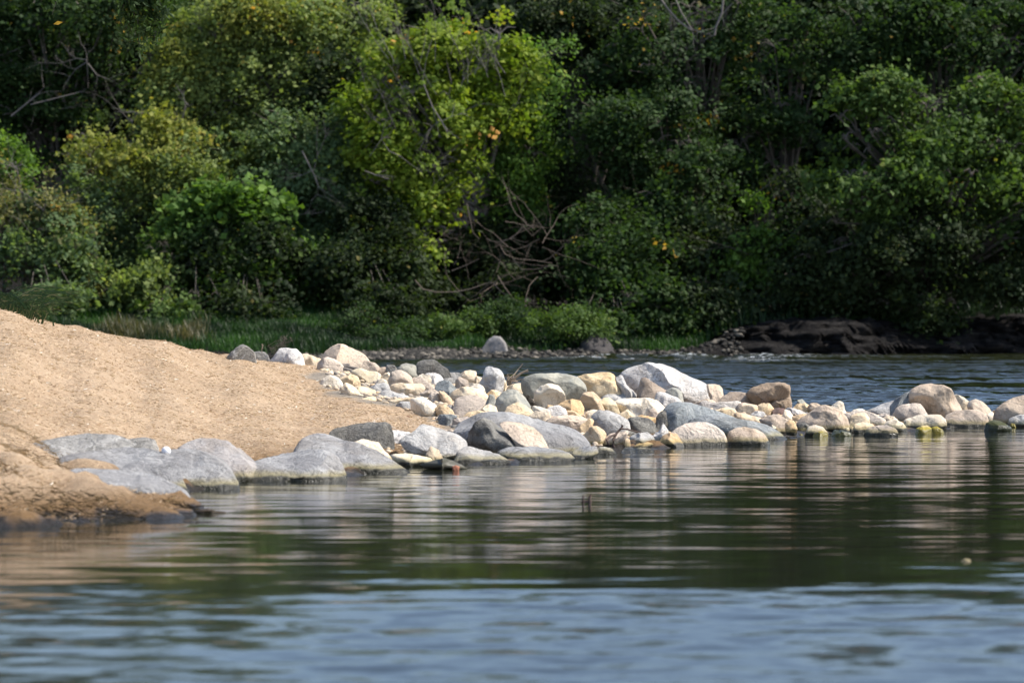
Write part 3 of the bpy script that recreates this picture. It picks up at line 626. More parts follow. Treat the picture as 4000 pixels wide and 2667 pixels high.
# -- centre
rock('large cream block with a slanting right side, left of the biggest white boulder', 'cream', 'C', [(745,225),(850,185),(1000,165),(1110,162),(1160,185),(1200,260),(1285,415),(1280,460),(1050,470),(900,450),(830,380),(800,300)], sub=5, cuts=8, rough=.05, box=.65)
rock('grey wedge pressed against the left flank of the biggest white boulder', 'lightgrey', 'C', [(1178,235),(1260,193),(1300,230),(1300,290),(1430,380),(1440,470),(1290,455),(1235,340)], rough=.1)
rock('biggest white boulder, a long speckled hump on the skyline', 'white', 'C', [(1245,310),(1290,180),(1400,105),(1500,85),(1580,62),(1700,75),(1850,130),(2000,210),(2130,260),(2250,330),(2300,420),(2295,480),(2100,515),(1800,515),(1500,500),(1320,420)], sub=5, cuts=8, rough=.07, lean=.5)
rock('brown pointed rock standing in front of the biggest white boulder', 'brown', 'C', [(1428,470),(1465,330),(1500,232),(1545,220),(1600,270),(1700,330),(1795,380),(1810,450),(1640,490),(1550,495)], cuts=9, rough=.05, box=.7)
rock('greenish grey round stone under the hump of the biggest white boulder', 'green', 'C', [(1770,385),(1830,343),(1890,343),(1950,390),(1972,500),(1900,540),(1810,500)], cuts=3, rough=.04)
rock('coarse white-and-grey rock between the brown pointed rock and the blue-black boulder', 'white', 'C', [(1635,490),(1670,398),(1730,388),(1820,420),(1900,450),(1965,505),(1880,550),(1780,585),(1690,550)], rough=.12)
rock('flat grey stone under the large cream block', 'lightgrey', 'C', [(1015,455),(1100,408),(1250,410),(1430,455),(1320,500),(1140,500)], rough=.1)
rock('tall tan stone tilted to the left with a dark hollow side', 'tan', 'C', [(768,480),(840,400),(930,388),(1000,450),(1060,555),(1105,615),(1020,625),(880,625),(815,570)], lean=-.1, cuts=6)
rock('yellow oval stone with a thin dark crack', 'yellow', 'C', [(1015,505),(1060,458),(1130,458),(1190,510),(1245,615),(1180,650),(1100,620)], cuts=3, rough=.04)
rock('large speckled greige rock with rusty flecks in the centre of the heap', 'pale', 'C', [(1170,505),(1250,470),(1430,458),(1560,458),(1650,480),(1720,540),(1775,585),(1710,650),(1550,675),(1400,665),(1250,575)], sub=5, rough=.1)
rock('small white oval stone beneath the dark hollow of the tall tan stone', 'pale', 'C', [(833,655),(860,610),(930,588),(1000,600),(1000,655),(900,690),(845,682)], cuts=2, rough=.03)
rock('large smooth grey egg-shaped boulder in front of the heap', 'lightgrey', 'C', [(922,695),(950,633),(1020,603),(1120,608),(1230,648),(1322,710),(1345,775),(1290,840),(1150,895),(1030,850),(945,765)], cuts=2, rough=.035)
rock('cream angular chip behind the grey egg-shaped boulder', 'cream', 'C', [(1225,640),(1330,588),(1425,670),(1390,710),(1290,700)])
rock('pale pink rounded pebble above the dark green-grey rock', 'pink', 'C', [(1545,660),(1590,590),(1640,570),(1705,620),(1690,690),(1600,705)], cuts=3)
rock('orange ridge-shaped stone beside the pale pink pebble', 'orange', 'C', [(1420,680),(1500,648),(1620,675),(1690,690),(1650,790),(1560,740),(1450,710)])
rock('dark green-grey rough rock right of the grey egg-shaped boulder', 'dark', 'C', [(1305,730),(1360,683),(1460,678),(1580,700),(1642,770),(1655,850),(1580,895),(1450,885),(1335,845)], rough=.09)
rock('small black stone in the gap behind the forked driftwood', 'dark', 'C', [(1295,890),(1340,825),(1450,860),(1420,910),(1340,918)], by=1700)
rock('lumpy cream stone left of the forked driftwood', 'cream', 'C', [(818,885),(870,840),(900,788),(970,778),(1050,820),(1078,870),(1045,965),(980,1000),(895,970)], cuts=4)
rock('tan stone squeezed left of the grey egg-shaped boulder', 'tan', 'C', [(715,840),(800,760),(900,688),(940,720),(910,800),(840,885)])
rock('pinkish stone behind the legs of the forked driftwood', 'pink', 'C', [(1055,940),(1120,870),(1250,848),(1335,830),(1300,910),(1300,1010),(1200,1035),(1075,1010)])
rock('pale bluish stone with a vertical seam at the waterline', 'lightgrey', 'C', [(1335,960),(1370,900),(1450,858),(1550,848),(1625,900),(1630,970),(1500,990),(1380,1010)], rough=.03)
rock('white upright wedge between the bluish seamed stone and the orange stone', 'white', 'C', [(1615,970),(1620,880),(1700,830),(1730,735),(1795,840),(1790,910),(1710,985)], rough=.04, cuts=9)
rock('tiny orange block beside the forked driftwood', 'orange', 'C', [(1287,1020),(1298,925),(1350,925),(1360,1015)], cuts=4)
rock('flat orange stone awash at the waterline', 'orange', 'C', [(1360,1015),(1450,975),(1560,963),(1625,980),(1560,1018),(1450,1028)], lean=.6)
rock('bright orange stone at the waterline left of the big cream-pink stone', 'orange', 'C', [(1685,970),(1740,890),(1820,858),(1890,868),(1930,930),(1995,1005),(1900,1025),(1780,1015)])
rock('dark brown wedge on the left flank of the blue-black boulder', 'dark', 'C', [(1635,810),(1660,680),(1700,618),(1770,600),(1780,740),(1720,840)], cuts=8)
rock('blue-black boulder with a smooth sloping back in the middle of the spit', 'bluegrey', 'I', [(868,310),(930,240),(1020,208),(1150,222),(1300,258),(1450,308),(1600,368),(1720,410),(1700,470),(1400,480),(1150,490),(1010,540),(930,570),(895,490),(866,400)], sub=5, cuts=7, rough=.05)
rock('blue-grey ridge of rock sloping from the blue-black boulder into the water', 'bluegrey', 'I', [(1130,455),(1250,385),(1400,358),(1550,383),(1700,400),(1900,440),(2050,480),(2200,560),(2325,645),(2325,680),(2080,685),(1800,680),(1600,640),(1400,560)], sub=5, rough=.045, lean=.6, by=1722, dz=.25)
rock('big smooth cream-pink stone at the waterline, left of the tan dome', 'pink', 'I', [(925,590),(1000,520),(1120,458),(1250,438),(1350,448),(1450,490),(1530,550),(1573,620),(1565,685),(1400,705),(1130,712),(990,680)], sub=5, cuts=3, rough=.03)
rock('tan dome-shaped stone at the waterline in front of the blue-grey ridge', 'taupe', 'I', [(1610,655),(1618,560),(1680,518),(1800,501),(1920,520),(2000,570),(2065,655),(2065,695),(1850,705),(1630,705)], cuts=2, rough=.03)
# -- right part
rock('peach block at the right end of the biggest white boulder', 'peach', 'D', [(480,312),(570,298),(620,313),(655,360),(670,440),(650,490),(590,515),(520,470)], cuts=5)
rock('grey-brown rounded boulder between the peach block and the cracked brown rock', 'taupe', 'D', [(595,510),(680,430),(760,390),(860,388),(960,410),(1020,460),(1075,525),(1050,575),(800,575),(635,555)], cuts=3, rough=.04)
rock('brown cracked rock with an overhanging upper half', 'brown', 'D', [(945,395),(1010,340),(1100,300),(1200,283),(1340,288),(1398,313),(1408,380),(1390,445),(1330,475),(1180,500),(1080,500),(1005,445)], [(1070,510),(1200,470),(1300,450),(1405,395),(1433,470),(1435,545),(1385,590),(1250,605),(1120,580)], rough=.11, cuts=9, lean=-.15)
rock('white flat stone behind a dry sprig, right of the blue-black boulder', 'white', 'D', [(395,510),(450,476),(560,508),(700,500),(845,483),(860,550),(770,590),(560,610),(440,580)], rough=.04)
rock('pinkish tan low stone at the foot of the biggest white boulder', 'pink', 'D', [(295,520),(390,490),(460,463),(540,475),(610,520),(480,560),(350,555)])
rock('cream oval stone behind the blue-grey ridge', 'cream', 'D', [(555,610),(640,575),(720,560),(790,580),(835,645),(810,680),(700,675),(600,650)], cuts=3, rough=.04)
rock('thin pinkish stone beside the dry sprig', 'pink', 'D', [(815,580),(850,518),(920,508),(1065,545),(1040,575),(880,590)])
rock('cream cushion-shaped stone in front of the grey-brown rounded boulder', 'cream', 'D', [(812,610),(870,550),(950,528),(1020,533),(1063,580),(1065,630),(900,660),(830,645)], cuts=3, rough=.035)
rock('round cream stone under the brown cracked rock', 'cream', 'D', [(1055,610),(1070,540),(1130,513),(1190,518),(1243,580),(1215,645),(1150,668),(1075,640)], cuts=3, rough=.035)
rock('dark red-brown stone under the brown cracked rock', 'red', 'D', [(1175,648),(1220,590),(1300,568),(1372,580),(1365,650),(1300,670),(1205,668)], cuts=8)
rock('small mossy grey stone alone on the river side of the spit', 'green', 'D', [(1498,540),(1520,480),(1570,468),(1625,515),(1570,550)])
rock('cream stone with a branching crack near the river side', 'cream', 'D', [(1445,580),(1520,525),(1600,510),(1650,540),(1660,625),(1550,625)])
rock('buff round stone right of the cream stone with the branching crack', 'peach', 'D', [(1640,570),(1670,518),(1740,513),(1788,550),(1775,610),(1680,645)], cuts=3)
rock('white flat stone left of the taupe pyramid', 'white', 'D', [(1365,610),(1420,563),(1540,588),(1645,632),(1570,660),(1430,655)])
rock('cream stone below the dark red-brown stone', 'cream', 'D', [(1345,670),(1370,588),(1430,600),(1482,680),(1465,725),(1370,715)])
rock('tan chip between the white flat stone and the taupe pyramid', 'tan', 'D', [(1455,670),(1560,638),(1645,640),(1580,710),(1500,745)])
rock('orange rounded stone at the waterline left of the black stone', 'orange', 'D', [(1385,750),(1430,708),(1480,728),(1507,800),(1495,870),(1400,882),(1385,810)], cuts=3)
rock('long tan stone with a sunlit ridge above the blue-grey ridge', 'tan', 'D', [(795,670),(830,618),(950,648),(1100,690),(1190,730),(1225,795),(1100,785),(900,735)], by=1660)
rock('bluish pebble behind the long tan stone', 'lightgrey', 'D', [(965,650),(1040,603),(1130,618),(1175,660),(1110,695)])
rock('grey-pink rounded stone right of the long tan stone', 'taupe', 'D', [(1075,715),(1180,660),(1300,648),(1370,690),(1403,760),(1395,860),(1320,855),(1190,785)], cuts=3)
rock('tiny white chip on the back of the blue-grey ridge', 'pale', 'D', [(1205,808),(1225,758),(1272,790),(1245,820)], by=1677)
rock('white cone-shaped stone on the skyline behind the taupe pyramid', 'pale', 'E', [(140,560),(200,503),(240,491),(272,510),(292,570),(325,640),(200,655)], cuts=2)
rock('taupe pyramid-shaped boulder with a sharp ridge', 'taupe', 'D', [(1475,800),(1560,690),(1680,620),(1780,550),(1840,538),(1900,560),(2000,600),(2080,680),(2125,800),(2000,855),(1750,850),(1550,830)], sub=5, cuts=8, rough=.03, box=.9)
rock('black stone at the left foot of the taupe pyramid', 'dark', 'D', [(1495,790),(1540,743),(1600,740),(1648,775),(1610,850),(1505,855)])
rock('pale dome-shaped stone at the waterline in front of the taupe pyramid', 'pale', 'D', [(1600,860),(1640,790),(1720,766),(1800,790),(1873,855),(1750,898),(1620,898)], cuts=3, rough=.03)
rock('yellow algae-coated pebble in the water below the pale dome-shaped stone', 'algae', 'D', [(1685,888),(1720,850),(1800,838),(1860,858),(1875,893),(1750,905)], cuts=3)
rock('green algae-coated stone with a pale cap at the waterline', 'greenalgae', 'D', [(1875,878),(1950,830),(2030,823),(2115,850),(2125,885),(2000,902),(1900,898)], cuts=3)
rock('tiny yellow pebble in the water below the black stone', 'algae', 'D', [(1522,880),(1550,858),(1582,875),(1560,890)], cuts=2)
rock('low white hump left of the grey low rock on the skyline', 'pale', 'E', [(330,650),(390,595),(460,575),(520,590),(550,650)], cuts=3)
rock('wide pinkish white stone right of the taupe pyramid', 'pink', 'E', [(290,650),(400,615),(540,603),(640,638),(740,690),(773,745),(730,800),(560,805),(400,770)], cuts=5, rough=.04)
rock('cream rounded block in front of the wide pinkish white stone', 'cream', 'E', [(348,745),(370,668),(440,628),(540,633),(572,680),(575,760),(480,795),(355,790)], cuts=5, rough=.05)
rock('cream stone with a dark wet foot beside the taupe wedge', 'cream', 'E', [(398,810),(420,755),(500,738),(620,758),(650,805),(560,865),(425,865)])
rock('tan pebble left of the cream stone with the dark wet foot', 'tan', 'E', [(335,800),(370,773),(410,800),(425,840),(350,845)])
rock('small white pebble at the right foot of the taupe pyramid', 'pale', 'E', [(287,838),(310,798),(345,798),(355,845),(310,860)], cuts=2)
rock('taupe wedge with a pointed right end, at the waterline', 'taupe', 'E', [(513,870),(560,805),(680,773),(780,768),(860,800),(895,855),(700,893),(530,898)], cuts=8, rough=.03)
rock('cream stone with an algae foot, left of the long white block', 'pale', 'E', [(750,770),(800,718),(880,708),(960,745),(1003,790),(1013,830),(900,845),(790,810)], cuts=4)
rock('pink pebble under the grey low rock', 'pink', 'E', [(685,660),(760,628),(820,658),(865,690),(760,715)])
rock('long low cream stone above the cream stone with an algae foot', 'cream', 'E', [(735,690),(780,665),(860,668),(955,730),(910,755),(780,745)])
rock('grey low rock tapering to the left on the skyline', 'lightgrey', 'E', [(450,610),(600,580),(720,530),(850,485),(900,490),(900,610),(830,660),(700,655),(560,630)], rough=.08)
rock('blue-grey wedge leaning on the left flank of the big peach-brown boulder', 'bluegrey', 'E', [(803,650),(830,540),(900,470),(1000,400),(1070,368),(1110,500),(1020,620),(870,690)])
rock('big peach-brown boulder, the tallest at the right end of the spit', 'peach', 'E', [(1035,520),(1050,400),(1100,350),(1180,315),(1300,301),(1400,308),(1480,350),(1530,410),(1580,500),(1640,570),(1665,605),(1620,660),(1500,700),(1400,715),(1240,700),(1140,580)], sub=5, cuts=7, rough=.05, lean=-.1)
rock('taupe angular rock in front of the blue-grey wedge', 'taupe', 'E', [(825,680),(880,590),(960,530),(1080,513),(1160,528),(1210,600),(1250,665),(1210,715),(960,730)], rough=.08)
rock('long white block lying at the waterline below the big peach-brown boulder', 'pale', 'E', [(1015,810),(1060,690),(1130,658),(1280,648),(1380,645),(1432,700),(1445,775),(1380,805),(1200,808),(1080,820)], cuts=5, rough=.05, box=.65)
rock('small white stone at the left end of the long white block', 'pale', 'E', [(945,760),(1000,700),(1065,680),(1055,790),(990,805)])
rock('white-topped stone on the right shoulder of the big peach-brown boulder', 'pale', 'E', [(1535,430),(1580,413),(1660,448),(1722,500),(1720,570),(1670,620),(1590,560)], cuts=5)
rock('orange-cream oval stone right of the big peach-brown boulder', 'peach', 'E', [(1715,570),(1730,500),(1800,471),(1870,498),(1950,570),(1993,640),(1970,690),(1850,665),(1750,640)], cuts=3, rough=.04)
rock('small white block at the right tip of the orange-cream oval stone', 'pale', 'E', [(1915,660),(1990,608),(2023,650),(2015,730),(1960,745),(1910,710)])
rock('grey and taupe humped boulder at the waterline right of the long white block', 'taupe', 'E', [(1433,730),(1480,650),(1580,608),(1720,593),(1830,598),(1900,650),(1925,745),(1890,785),(1600,795),(1445,790)], cuts=4, rough=.03)
rock('large grey boulder cut by the right edge of the photo', 'taupe', 'E', [(2005,710),(2050,590),(2130,520),(2240,460),(2352,430),(2500,450),(2600,560),(2660,700),(2500,780),(2200,780)], sub=5, cuts=5, rough=.04)
rock('low grey stone in front of the large boulder at the right edge', 'lightgrey', 'E', [(2165,750),(2200,690),(2290,653),(2400,648),(2505,700),(2460,775),(2250,775)])
rock('dark olive wet rock in the water near the right edge', 'blackwet', 'E', [(1893,798),(1930,740),(2010,703),(2080,718),(2215,785),(2150,808),(2000,820),(1920,818)], cuts=3)
rock('olive pebble in the water right of the dark olive wet rock', 'algae', 'E', [(2178,770),(2210,743),(2250,750),(2262,775),(2210,785)], cuts=3)
rock('left stone of the yellow-green algae pair in the water', 'algae', 'E', [(1100,862),(1130,800),(1190,770),(1250,773),(1295,800),(1270,872),(1150,878)], cuts=3)
rock('right stone of the yellow-green algae pair in the water', 'algae', 'E', [(1265,850),(1290,795),(1350,783),(1420,818),(1443,860),(1350,872)], cuts=3)
rock('small orange stone awash at the foot of the humped boulder', 'orange', 'E', [(1445,795),(1500,770),(1553,785),(1530,803)], cuts=3)
# -- slabs on the left shore
GS = 'slabs on the left shore'
rock('dark grey slab with pale scratches, leftmost beside the straw', 'grey', 'F', [(298,335),(420,290),(600,258),(740,230),(950,238),(1080,280),(1135,340),(1080,410),(800,460),(560,500),(440,510),(360,455)], sub=5, lean=1.1, rough=.05, group=GS, by=1800)
rock('small dark slab behind the leftmost dark grey slab', 'grey', 'F', [(1095,300),(1200,275),(1310,260),(1390,278),(1425,330),(1410,370),(1200,385),(1105,350)], lean=.7, group=GS, by=1752)
rock('long pale blue-grey slab with a white ball on it', 'lightgrey', 'F', [(540,475),(700,418),(900,388),(1100,363),(1300,373),(1450,400),(1540,450),(1600,600),(1720,690),(1400,720),(900,640),(640,610),(550,570)], sub=5, lean=1.1, rough=.045, group=GS, by=1890)
rock('rounded blue-grey slab at the water right of the slab with the white ball', 'lightgrey', 'F', [(1430,490),(1550,390),(1700,378),(1850,408),(1980,468),(2080,560),(2155,640),(2160,700),(1950,722),(1700,735),(1480,680)], sub=5, lean=1.0, rough=.045, group=GS)
rock('pale pinkish slab ending in a point, nearest the camera', 'lightgrey', 'F', [(650,575),(760,543),(950,558),(1150,573),(1400,618),(1600,688),(1685,742),(1590,795),(1450,805),(1150,775),(1000,715),(800,660),(700,620)], sub=5, lean=.9, rough=.05, group=GS)
rock('pinkish grey boulder between the blue-grey slab and the straw', 'pink', 'F', [(1670,380),(1760,308),(1860,268),(1950,278),(2050,300),(2180,390),(2300,470),(2360,570),(2250,660),(2150,660),(1980,560),(1800,450)], sub=5, lean=.9, group=GS, by=1868)
rock('long grey slab lying along the waterline, front of the two big slabs', 'slab', 'G', [(335,815),(430,690),(560,618),(700,568),(900,518),(1100,483),(1250,468),(1400,540),(1480,640),(1535,745),(1420,800),(1000,822),(600,828),(420,830)], sub=5, lean=1.0, rough=.05, group=GS)
rock('grey slab with a rounded peak tapering to the right along the water', 'slab', 'G', [(1095,490),(1160,380),(1250,308),(1340,283),(1420,298),(1550,358),(1720,388),(1900,468),(2100,550),(2310,645),(2000,690),(1500,715),(1300,620)], sub=5, lean=1.0, rough=.045, group=GS)
rock('dark mottled rock on the straw above the tapering grey slab', 'dark', 'G', [(1495,260),(1560,213),(1700,178),(1880,153),(2030,143),(2085,170),(2105,290),(2115,400),(1950,390),(1750,360),(1570,360),(1495,310)], sub=5, rough=.09, lean=.3, group=GS)
rock('cream sandy stone behind the tapering grey slab', 'pale', 'G', [(1680,395),(1850,338),(1990,395),(2070,480),(2200,560),(2100,600),(1900,540)], lean=.7, group=GS, by=1790)

# smaller stones packed between the big ones
def stones_stuff(name, pts_fn, n, sizes, mat, label, seed):
    r = np.random.default_rng(seed); v0, f0 = ICO[2]; V, Fc, A = [], [], []
    for i in range(n):
        x, y, z, s = pts_fn(r)
        sc = np.array([r.uniform(.8, 1.5), r.uniform(.8, 1.3), r.uniform(.5, .9)]) * s
        v = v0.copy()
        for k in range(3):
            nv = r.normal(size=3); nv /= np.linalg.norm(nv); v = v - np.maximum(v @ nv - r.uniform(.5, .8), 0)[:, None] * nv * .9
        v = v * sc; a = r.uniform(0, 6.28); ca, sa = math.cos(a), math.sin(a)
        v = np.stack([v[:, 0] * ca - v[:, 1] * sa, v[:, 0] * sa + v[:, 1] * ca, v[:, 2]], -1) + np.array([x, y, z + s * .15])
        V.append(v); Fc.append(f0 + i * len(v0)); A.append(np.full(len(f0), r.uniform(0, 1)))
    return tag(mesh_obj(name, np.vstack(V), np.vstack(Fc), mat, attrs={'v': ('FACE', np.concatenate(A))}), label, None, None, 'stuff')
M_peb = attr_ramp_mat('pebble_stone', [(0, (.20, .19, .17)), (.2, (.40, .33, .26)), (.45, (.60, .46, .30)), (.7, (.58, .5, .4)), (.85, (.55, .36, .18)), (1, (.3, .3, .3))], transl=0, rough=.85, clump=.1)
def near_peb(r):
    while True:
        u = r.uniform(1200, 4150); d = r.uniform(31, 47); x = (u - 2000) / F * d
        z = float(ground(x, d, False)); g = float(ground(np.array(x), np.array(d)))
        py = YH + (H - z) / d * F
        e = np.interp(py, EDGE_Y, EDGE_U) if d < 44.5 else 1230
        if z > .025 and u > e + 15: return x, d, g, r.uniform(.010, .036)
stones_stuff('pebbles', near_peb, 5200, None, M_peb, 'cream and grey pebbles filling the gaps between the stones', 5)
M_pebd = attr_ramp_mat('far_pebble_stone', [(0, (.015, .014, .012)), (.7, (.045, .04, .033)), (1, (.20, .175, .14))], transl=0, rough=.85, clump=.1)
def far_peb(r):
    u = r.uniform(1150, 2900) if r.uniform() < .45 else r.normal(1650, 190); sdd = np.interp(u, SU, SD); d = sdd + r.uniform(-.3, 2.6); x = (u - 2000) / F * d
    return x, d, float(far_ground(np.array(x), np.array(d))), r.uniform(.02, .075)
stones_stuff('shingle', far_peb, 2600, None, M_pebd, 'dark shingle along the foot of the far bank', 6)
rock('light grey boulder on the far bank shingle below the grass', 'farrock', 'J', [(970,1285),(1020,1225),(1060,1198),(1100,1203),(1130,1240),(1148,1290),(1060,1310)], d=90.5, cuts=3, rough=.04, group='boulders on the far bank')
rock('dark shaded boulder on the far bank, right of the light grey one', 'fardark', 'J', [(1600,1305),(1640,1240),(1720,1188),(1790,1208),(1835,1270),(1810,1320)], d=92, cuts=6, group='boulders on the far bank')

# ------------------------------------------------------------------ straw fibres on the mat
def straw():
    r = np.random.default_rng(11); n = 45000
    u = r.uniform(-350, 1790, n * 2); d = 24.3 + (r.uniform(0, 1, n * 2) ** .8) * 21.5; x = (u - 2000) / F * d
    z = ground(x, d) ; m = straw_mask(x, d, z); k = (m > .5) & (z > .03)
    x, d, z = x[k][:n], d[k][:n], z[k][:n]; n = len(x)
    z = z + .022 * fbm(np.stack([x * 4, d * 4, 0 * x], -1), 21, 3) + .05 * fbm(np.stack([x * 1.6, d * 1.6, 0 * x], -1), 24, 2)
    a = r.uniform(0, math.pi * 2, n); ln = r.uniform(.008, .032, n); tl = r.uniform(-.1, .75, n) ** 2 * 1.0; wd = r.uniform(.0008, .0022, n)
    dx, dy, dz = np.cos(a) * ln, np.sin(a) * ln, tl * ln
    c = np.stack([x, d, z + .004], -1); t = np.stack([dx, dy, dz], -1); up = np.stack([-np.sin(a) * wd, np.cos(a) * wd, wd * 1.4], -1)
    V = np.stack([c - t * .3 - up, c - t * .3 + up, c + t + up * .5, c + t - up * .5], 1).reshape(-1, 3)
    v = r.uniform(0, .85, n); v[r.uniform(0, 1, n) < .03] = 1
    m = attr_ramp_mat('straw_fibre', [(0, (.26, .165, .095)), (.3, (.48, .335, .21)), (.85, (.64, .49, .335)), (1, (.9, .85, .75))], transl=.1, rough=.7, clump=.12)
    tag(mesh_obj('straw', V, np.arange(len(V)).reshape(-1, 4), m, smooth=False, attrs={'v': ('FACE', v)}), 'loose dry straw fibres over the tan bank', None, None, 'stuff')
straw()
def lip_fibres():
    r = np.random.default_rng(12); n = 9000
    u = r.uniform(-500, 900, n); d = r.uniform(24.4, 29.6, n); x = (u - 2000) / F * d; z = ground(x, d); k = (z > .0) & (z < .52); x, d, z = x[k], d[k], z[k]; n = len(x)
    a = r.normal(-1.57, 1.0, n); ln = r.uniform(.03, .11, n); tl = r.uniform(-.35, .5, n); wd = r.uniform(.0015, .0035, n)
    c = np.stack([x, d, z + .012], -1); t = np.stack([np.cos(a) * ln, np.sin(a) * ln * .6, tl * ln], -1); up = np.stack([0 * a + wd, 0 * a, wd], -1)
    V = np.stack([c - up, c + up, c + t + up * .4, c + t - up * .4], 1).reshape(-1, 3)
    v = np.clip((z - .05) / .35 + r.normal(0, .25, n), 0, 1)
    m = attr_ramp_mat('damp_straw', [(0, (.05, .035, .02)), (.3, (.20, .13, .05)), (.7, (.42, .29, .16)), (1, (.58, .43, .27))], transl=.1, rough=.6, clump=.12)
    tag(mesh_obj('damp_straw', V, np.arange(len(V)).reshape(-1, 4), m, smooth=False, attrs={'v': ('FACE', v)}), 'ragged damp straw fraying at the wet lip of the bank', None, None, 'stuff')
lip_fibres()

# ------------------------------------------------------------------ driftwood, twigs, small things on the spit
def wood(name, label, cat, paths, mat, sides=6, group=None):
    v, f = tube_mesh(paths, sides); lo = v[v[:, 2].argmin()]
    return tag(mesh_obj(name, v, f, mat, loc=(float(lo[0]), float(lo[1]), float(lo[2]))), label, cat, group)
def zp(zone, pts, d, dd=None):
    ox, oy, sc = ZN[zone]; return [P(ox + a / sc, oy + b / sc, d + (dd[i] if dd else 0)) for i, (a, b) in enumerate(pts)]
rr = random.Random(3)
dq = hit(2445, 1752) - .15
wood('driftwood_branch', 'dark forked driftwood standing on two legs at the waterline', 'driftwood', [
    (zp('C', [(1190,1055),(1160,1000),(1165,930),(1200,860),(1255,800),(1275,765)], dq, [0, 0, .03, .05, .1, .1]), .016, .009),
    (zp('C', [(1110,1000),(1090,930),(1130,895),(1190,870)], dq, [-.1, -.08, -.03, .04]), .012, .010),
    (zp('C', [(1240,805),(1320,810),(1400,835),(1480,850)], dq, [.08, .1, .15, .2]), .010, .005),
    (zp('C', [(1265,790),(1255,750)], dq, [.1, .1]), .006, .003)], M_driftd)
dq = hit(2200, 1745) - .35
wood('driftwood_stick', 'short dark stick lying on the largest grey boulder', 'stick', [(zp('B', [(1985,930),(2040,985),(2090,1020),(2145,1035)], dq, [.3, .2, .1, .05]), .006, .004)], M_driftd)
dq = hit(2010, 1512)
rp = [(zp('B', [(1420,290),(1500,230),(1570,170),(1655,130)], dq), .022, .010), (zp('B', [(1480,260),(1490,190),(1545,120),(1595,58)], dq, [0, .05, .1, .1]), .008, .005),
      (zp('B', [(1430,275),(1520,250),(1600,235)], dq), .014, .005), (zp('B', [(1630,150),(1660,150)], dq), .008, .004)]
for i in range(26):
    a = rr.uniform(1390, 1480); b = rr.uniform(210, 300); rp.append((zp('B', [(a, b), (a + rr.uniform(-30, 60), b - rr.uniform(-30, 40)), (a + rr.uniform(0, 100), b - rr.uniform(-40, 60))], dq, [rr.uniform(-.1, .1) for _ in range(3)]), .005, .002))
wood('driftwood_roots', 'brown broken driftwood stump with roots sticking up before the river', 'driftwood', rp, M_drift)
dq = hit(2080, 1600) - .1
rp = []
for i in range(70):
    a = rr.uniform(0, 1); x0, y0 = 1600 + a * 60 + rr.uniform(-15, 15), 430 + rr.uniform(-12, 25)
    rp.append((zp('B', [(x0, y0), (x0 + 50 + rr.uniform(-20, 20), y0 + 50 + rr.uniform(-15, 15)), (x0 + 100 + rr.uniform(-40, 40), y0 + 100 + rr.uniform(-10, 40))], dq, [rr.uniform(-.08, .08) for _ in range(3)]), .004, .002))
wood('root_mat', 'dark matted clump of fibrous roots wedged between stones', 'roots', rp, M_bark, 4)
dq = hit(1080, 1400) + .1
rp = []
for i in range(30):
    st = P(1048 + rr.uniform(0, 50), 1400 - rr.uniform(0, 40), dq + rr.uniform(-.1, .1))
    rp += grow(st, (rr.uniform(-.2, .9), rr.uniform(-.3, .3), rr.uniform(.1, .9)), .13, .0028, 2, rr, curl=.7, kids=(1, 3), spread=1.2)
rp.append(([P(1046, 1380, dq), P(1046, 1352, dq), P(1075, 1333, dq), P(1100, 1325, dq), P(1112, 1316, dq), P(1108, 1308, dq)], .003, .0015))
for i in range(30):
    st = P(1100 + rr.uniform(-8, 35), 1330 - rr.uniform(-22, 14), dq + rr.uniform(-.1, .1))
    rp += grow(st, (rr.uniform(-.9, .9), rr.uniform(-.3, .3), rr.uniform(-.6, .6)), .075, .0028, 2, rr, curl=.8, kids=(1, 2), spread=1.2)
wood('dead_twig_tangle', 'wiry tangle of dead twigs behind the rough speckled white rock', 'dead twigs', rp, M_bark, 4)
dq = hit(1023, 1392) + .05
wood('dry_stalk', 'short dry brown stalk between the grey stones on the skyline', 'dry stalk', [([P(1023, 1378, dq), P(1022, 1362, dq), P(1026, 1352, dq), P(1023, 1345, dq)], .004, .007)] + [([P(1024 + k, 1362 - 5 * k, dq), P(1029 - 7 * (k % 2), 1358 - 5 * k, dq)], .006, .002) for k in range(4)], M_drift)
dq = hit(1400, 1462) - .1
lp = [(zp('A', [(1410,440),(1440,405),(1540,390),(1620,385),(1680,410),(1800,425)], dq), .045, .02), (zp('A', [(1440,450),(1600,425),(1690,445)], dq, [-.08, -.1, -.05]), .03, .015),
      (zp('A', [(1310,520),(1380,480),(1450,458),(1600,445),(1700,440)], dq, [-.2, -.2, -.15, -.12, -.1]), .007, .004), (zp('A', [(1600,390),(1640,368),(1660,372)], dq), .03, .012)]
v_, f_ = tube_mesh(lp, 12); v_ = v_ + fbm(v_ * 14, 5, 3)[:, None] * np.array([.012, .012, .018]); lo = v_[v_[:, 2].argmin()]
tag(mesh_obj('driftwood_log', v_, f_, M_twig, loc=tuple(float(a) for a in lo)), 'crumbling grey driftwood lying before the large peach boulder', 'driftwood')
dq = hit(1850, 1668) - .12
wood('root_loop', 'dark root curled over the left end of a taupe stone', 'root', [(zp('B', [(830,685),(790,700),(780,740),(795,790),(840,810)], dq), .009, .006), (zp('B', [(800,700),(770,720)], dq), .004, .002)], M_driftd)
dq = hit(1660, 1608) - .05
rp = []
for i in range(14): rp += grow(P(1655 + rr.uniform(-6, 6), 1603, dq), (rr.uniform(-.8, .8), rr.uniform(-.3, .3), 1), .09, .003, 1, rr, curl=.5)
rp.append((zp('B', [(430,600),(520,605),(590,595)], dq), .006, .003))
wood('dead_sprig', 'black dead sprig lying on the grey-and-cream stone', 'dead sprig', rp, M_driftd, 4)
dq = hit(2870, 1605) - .1
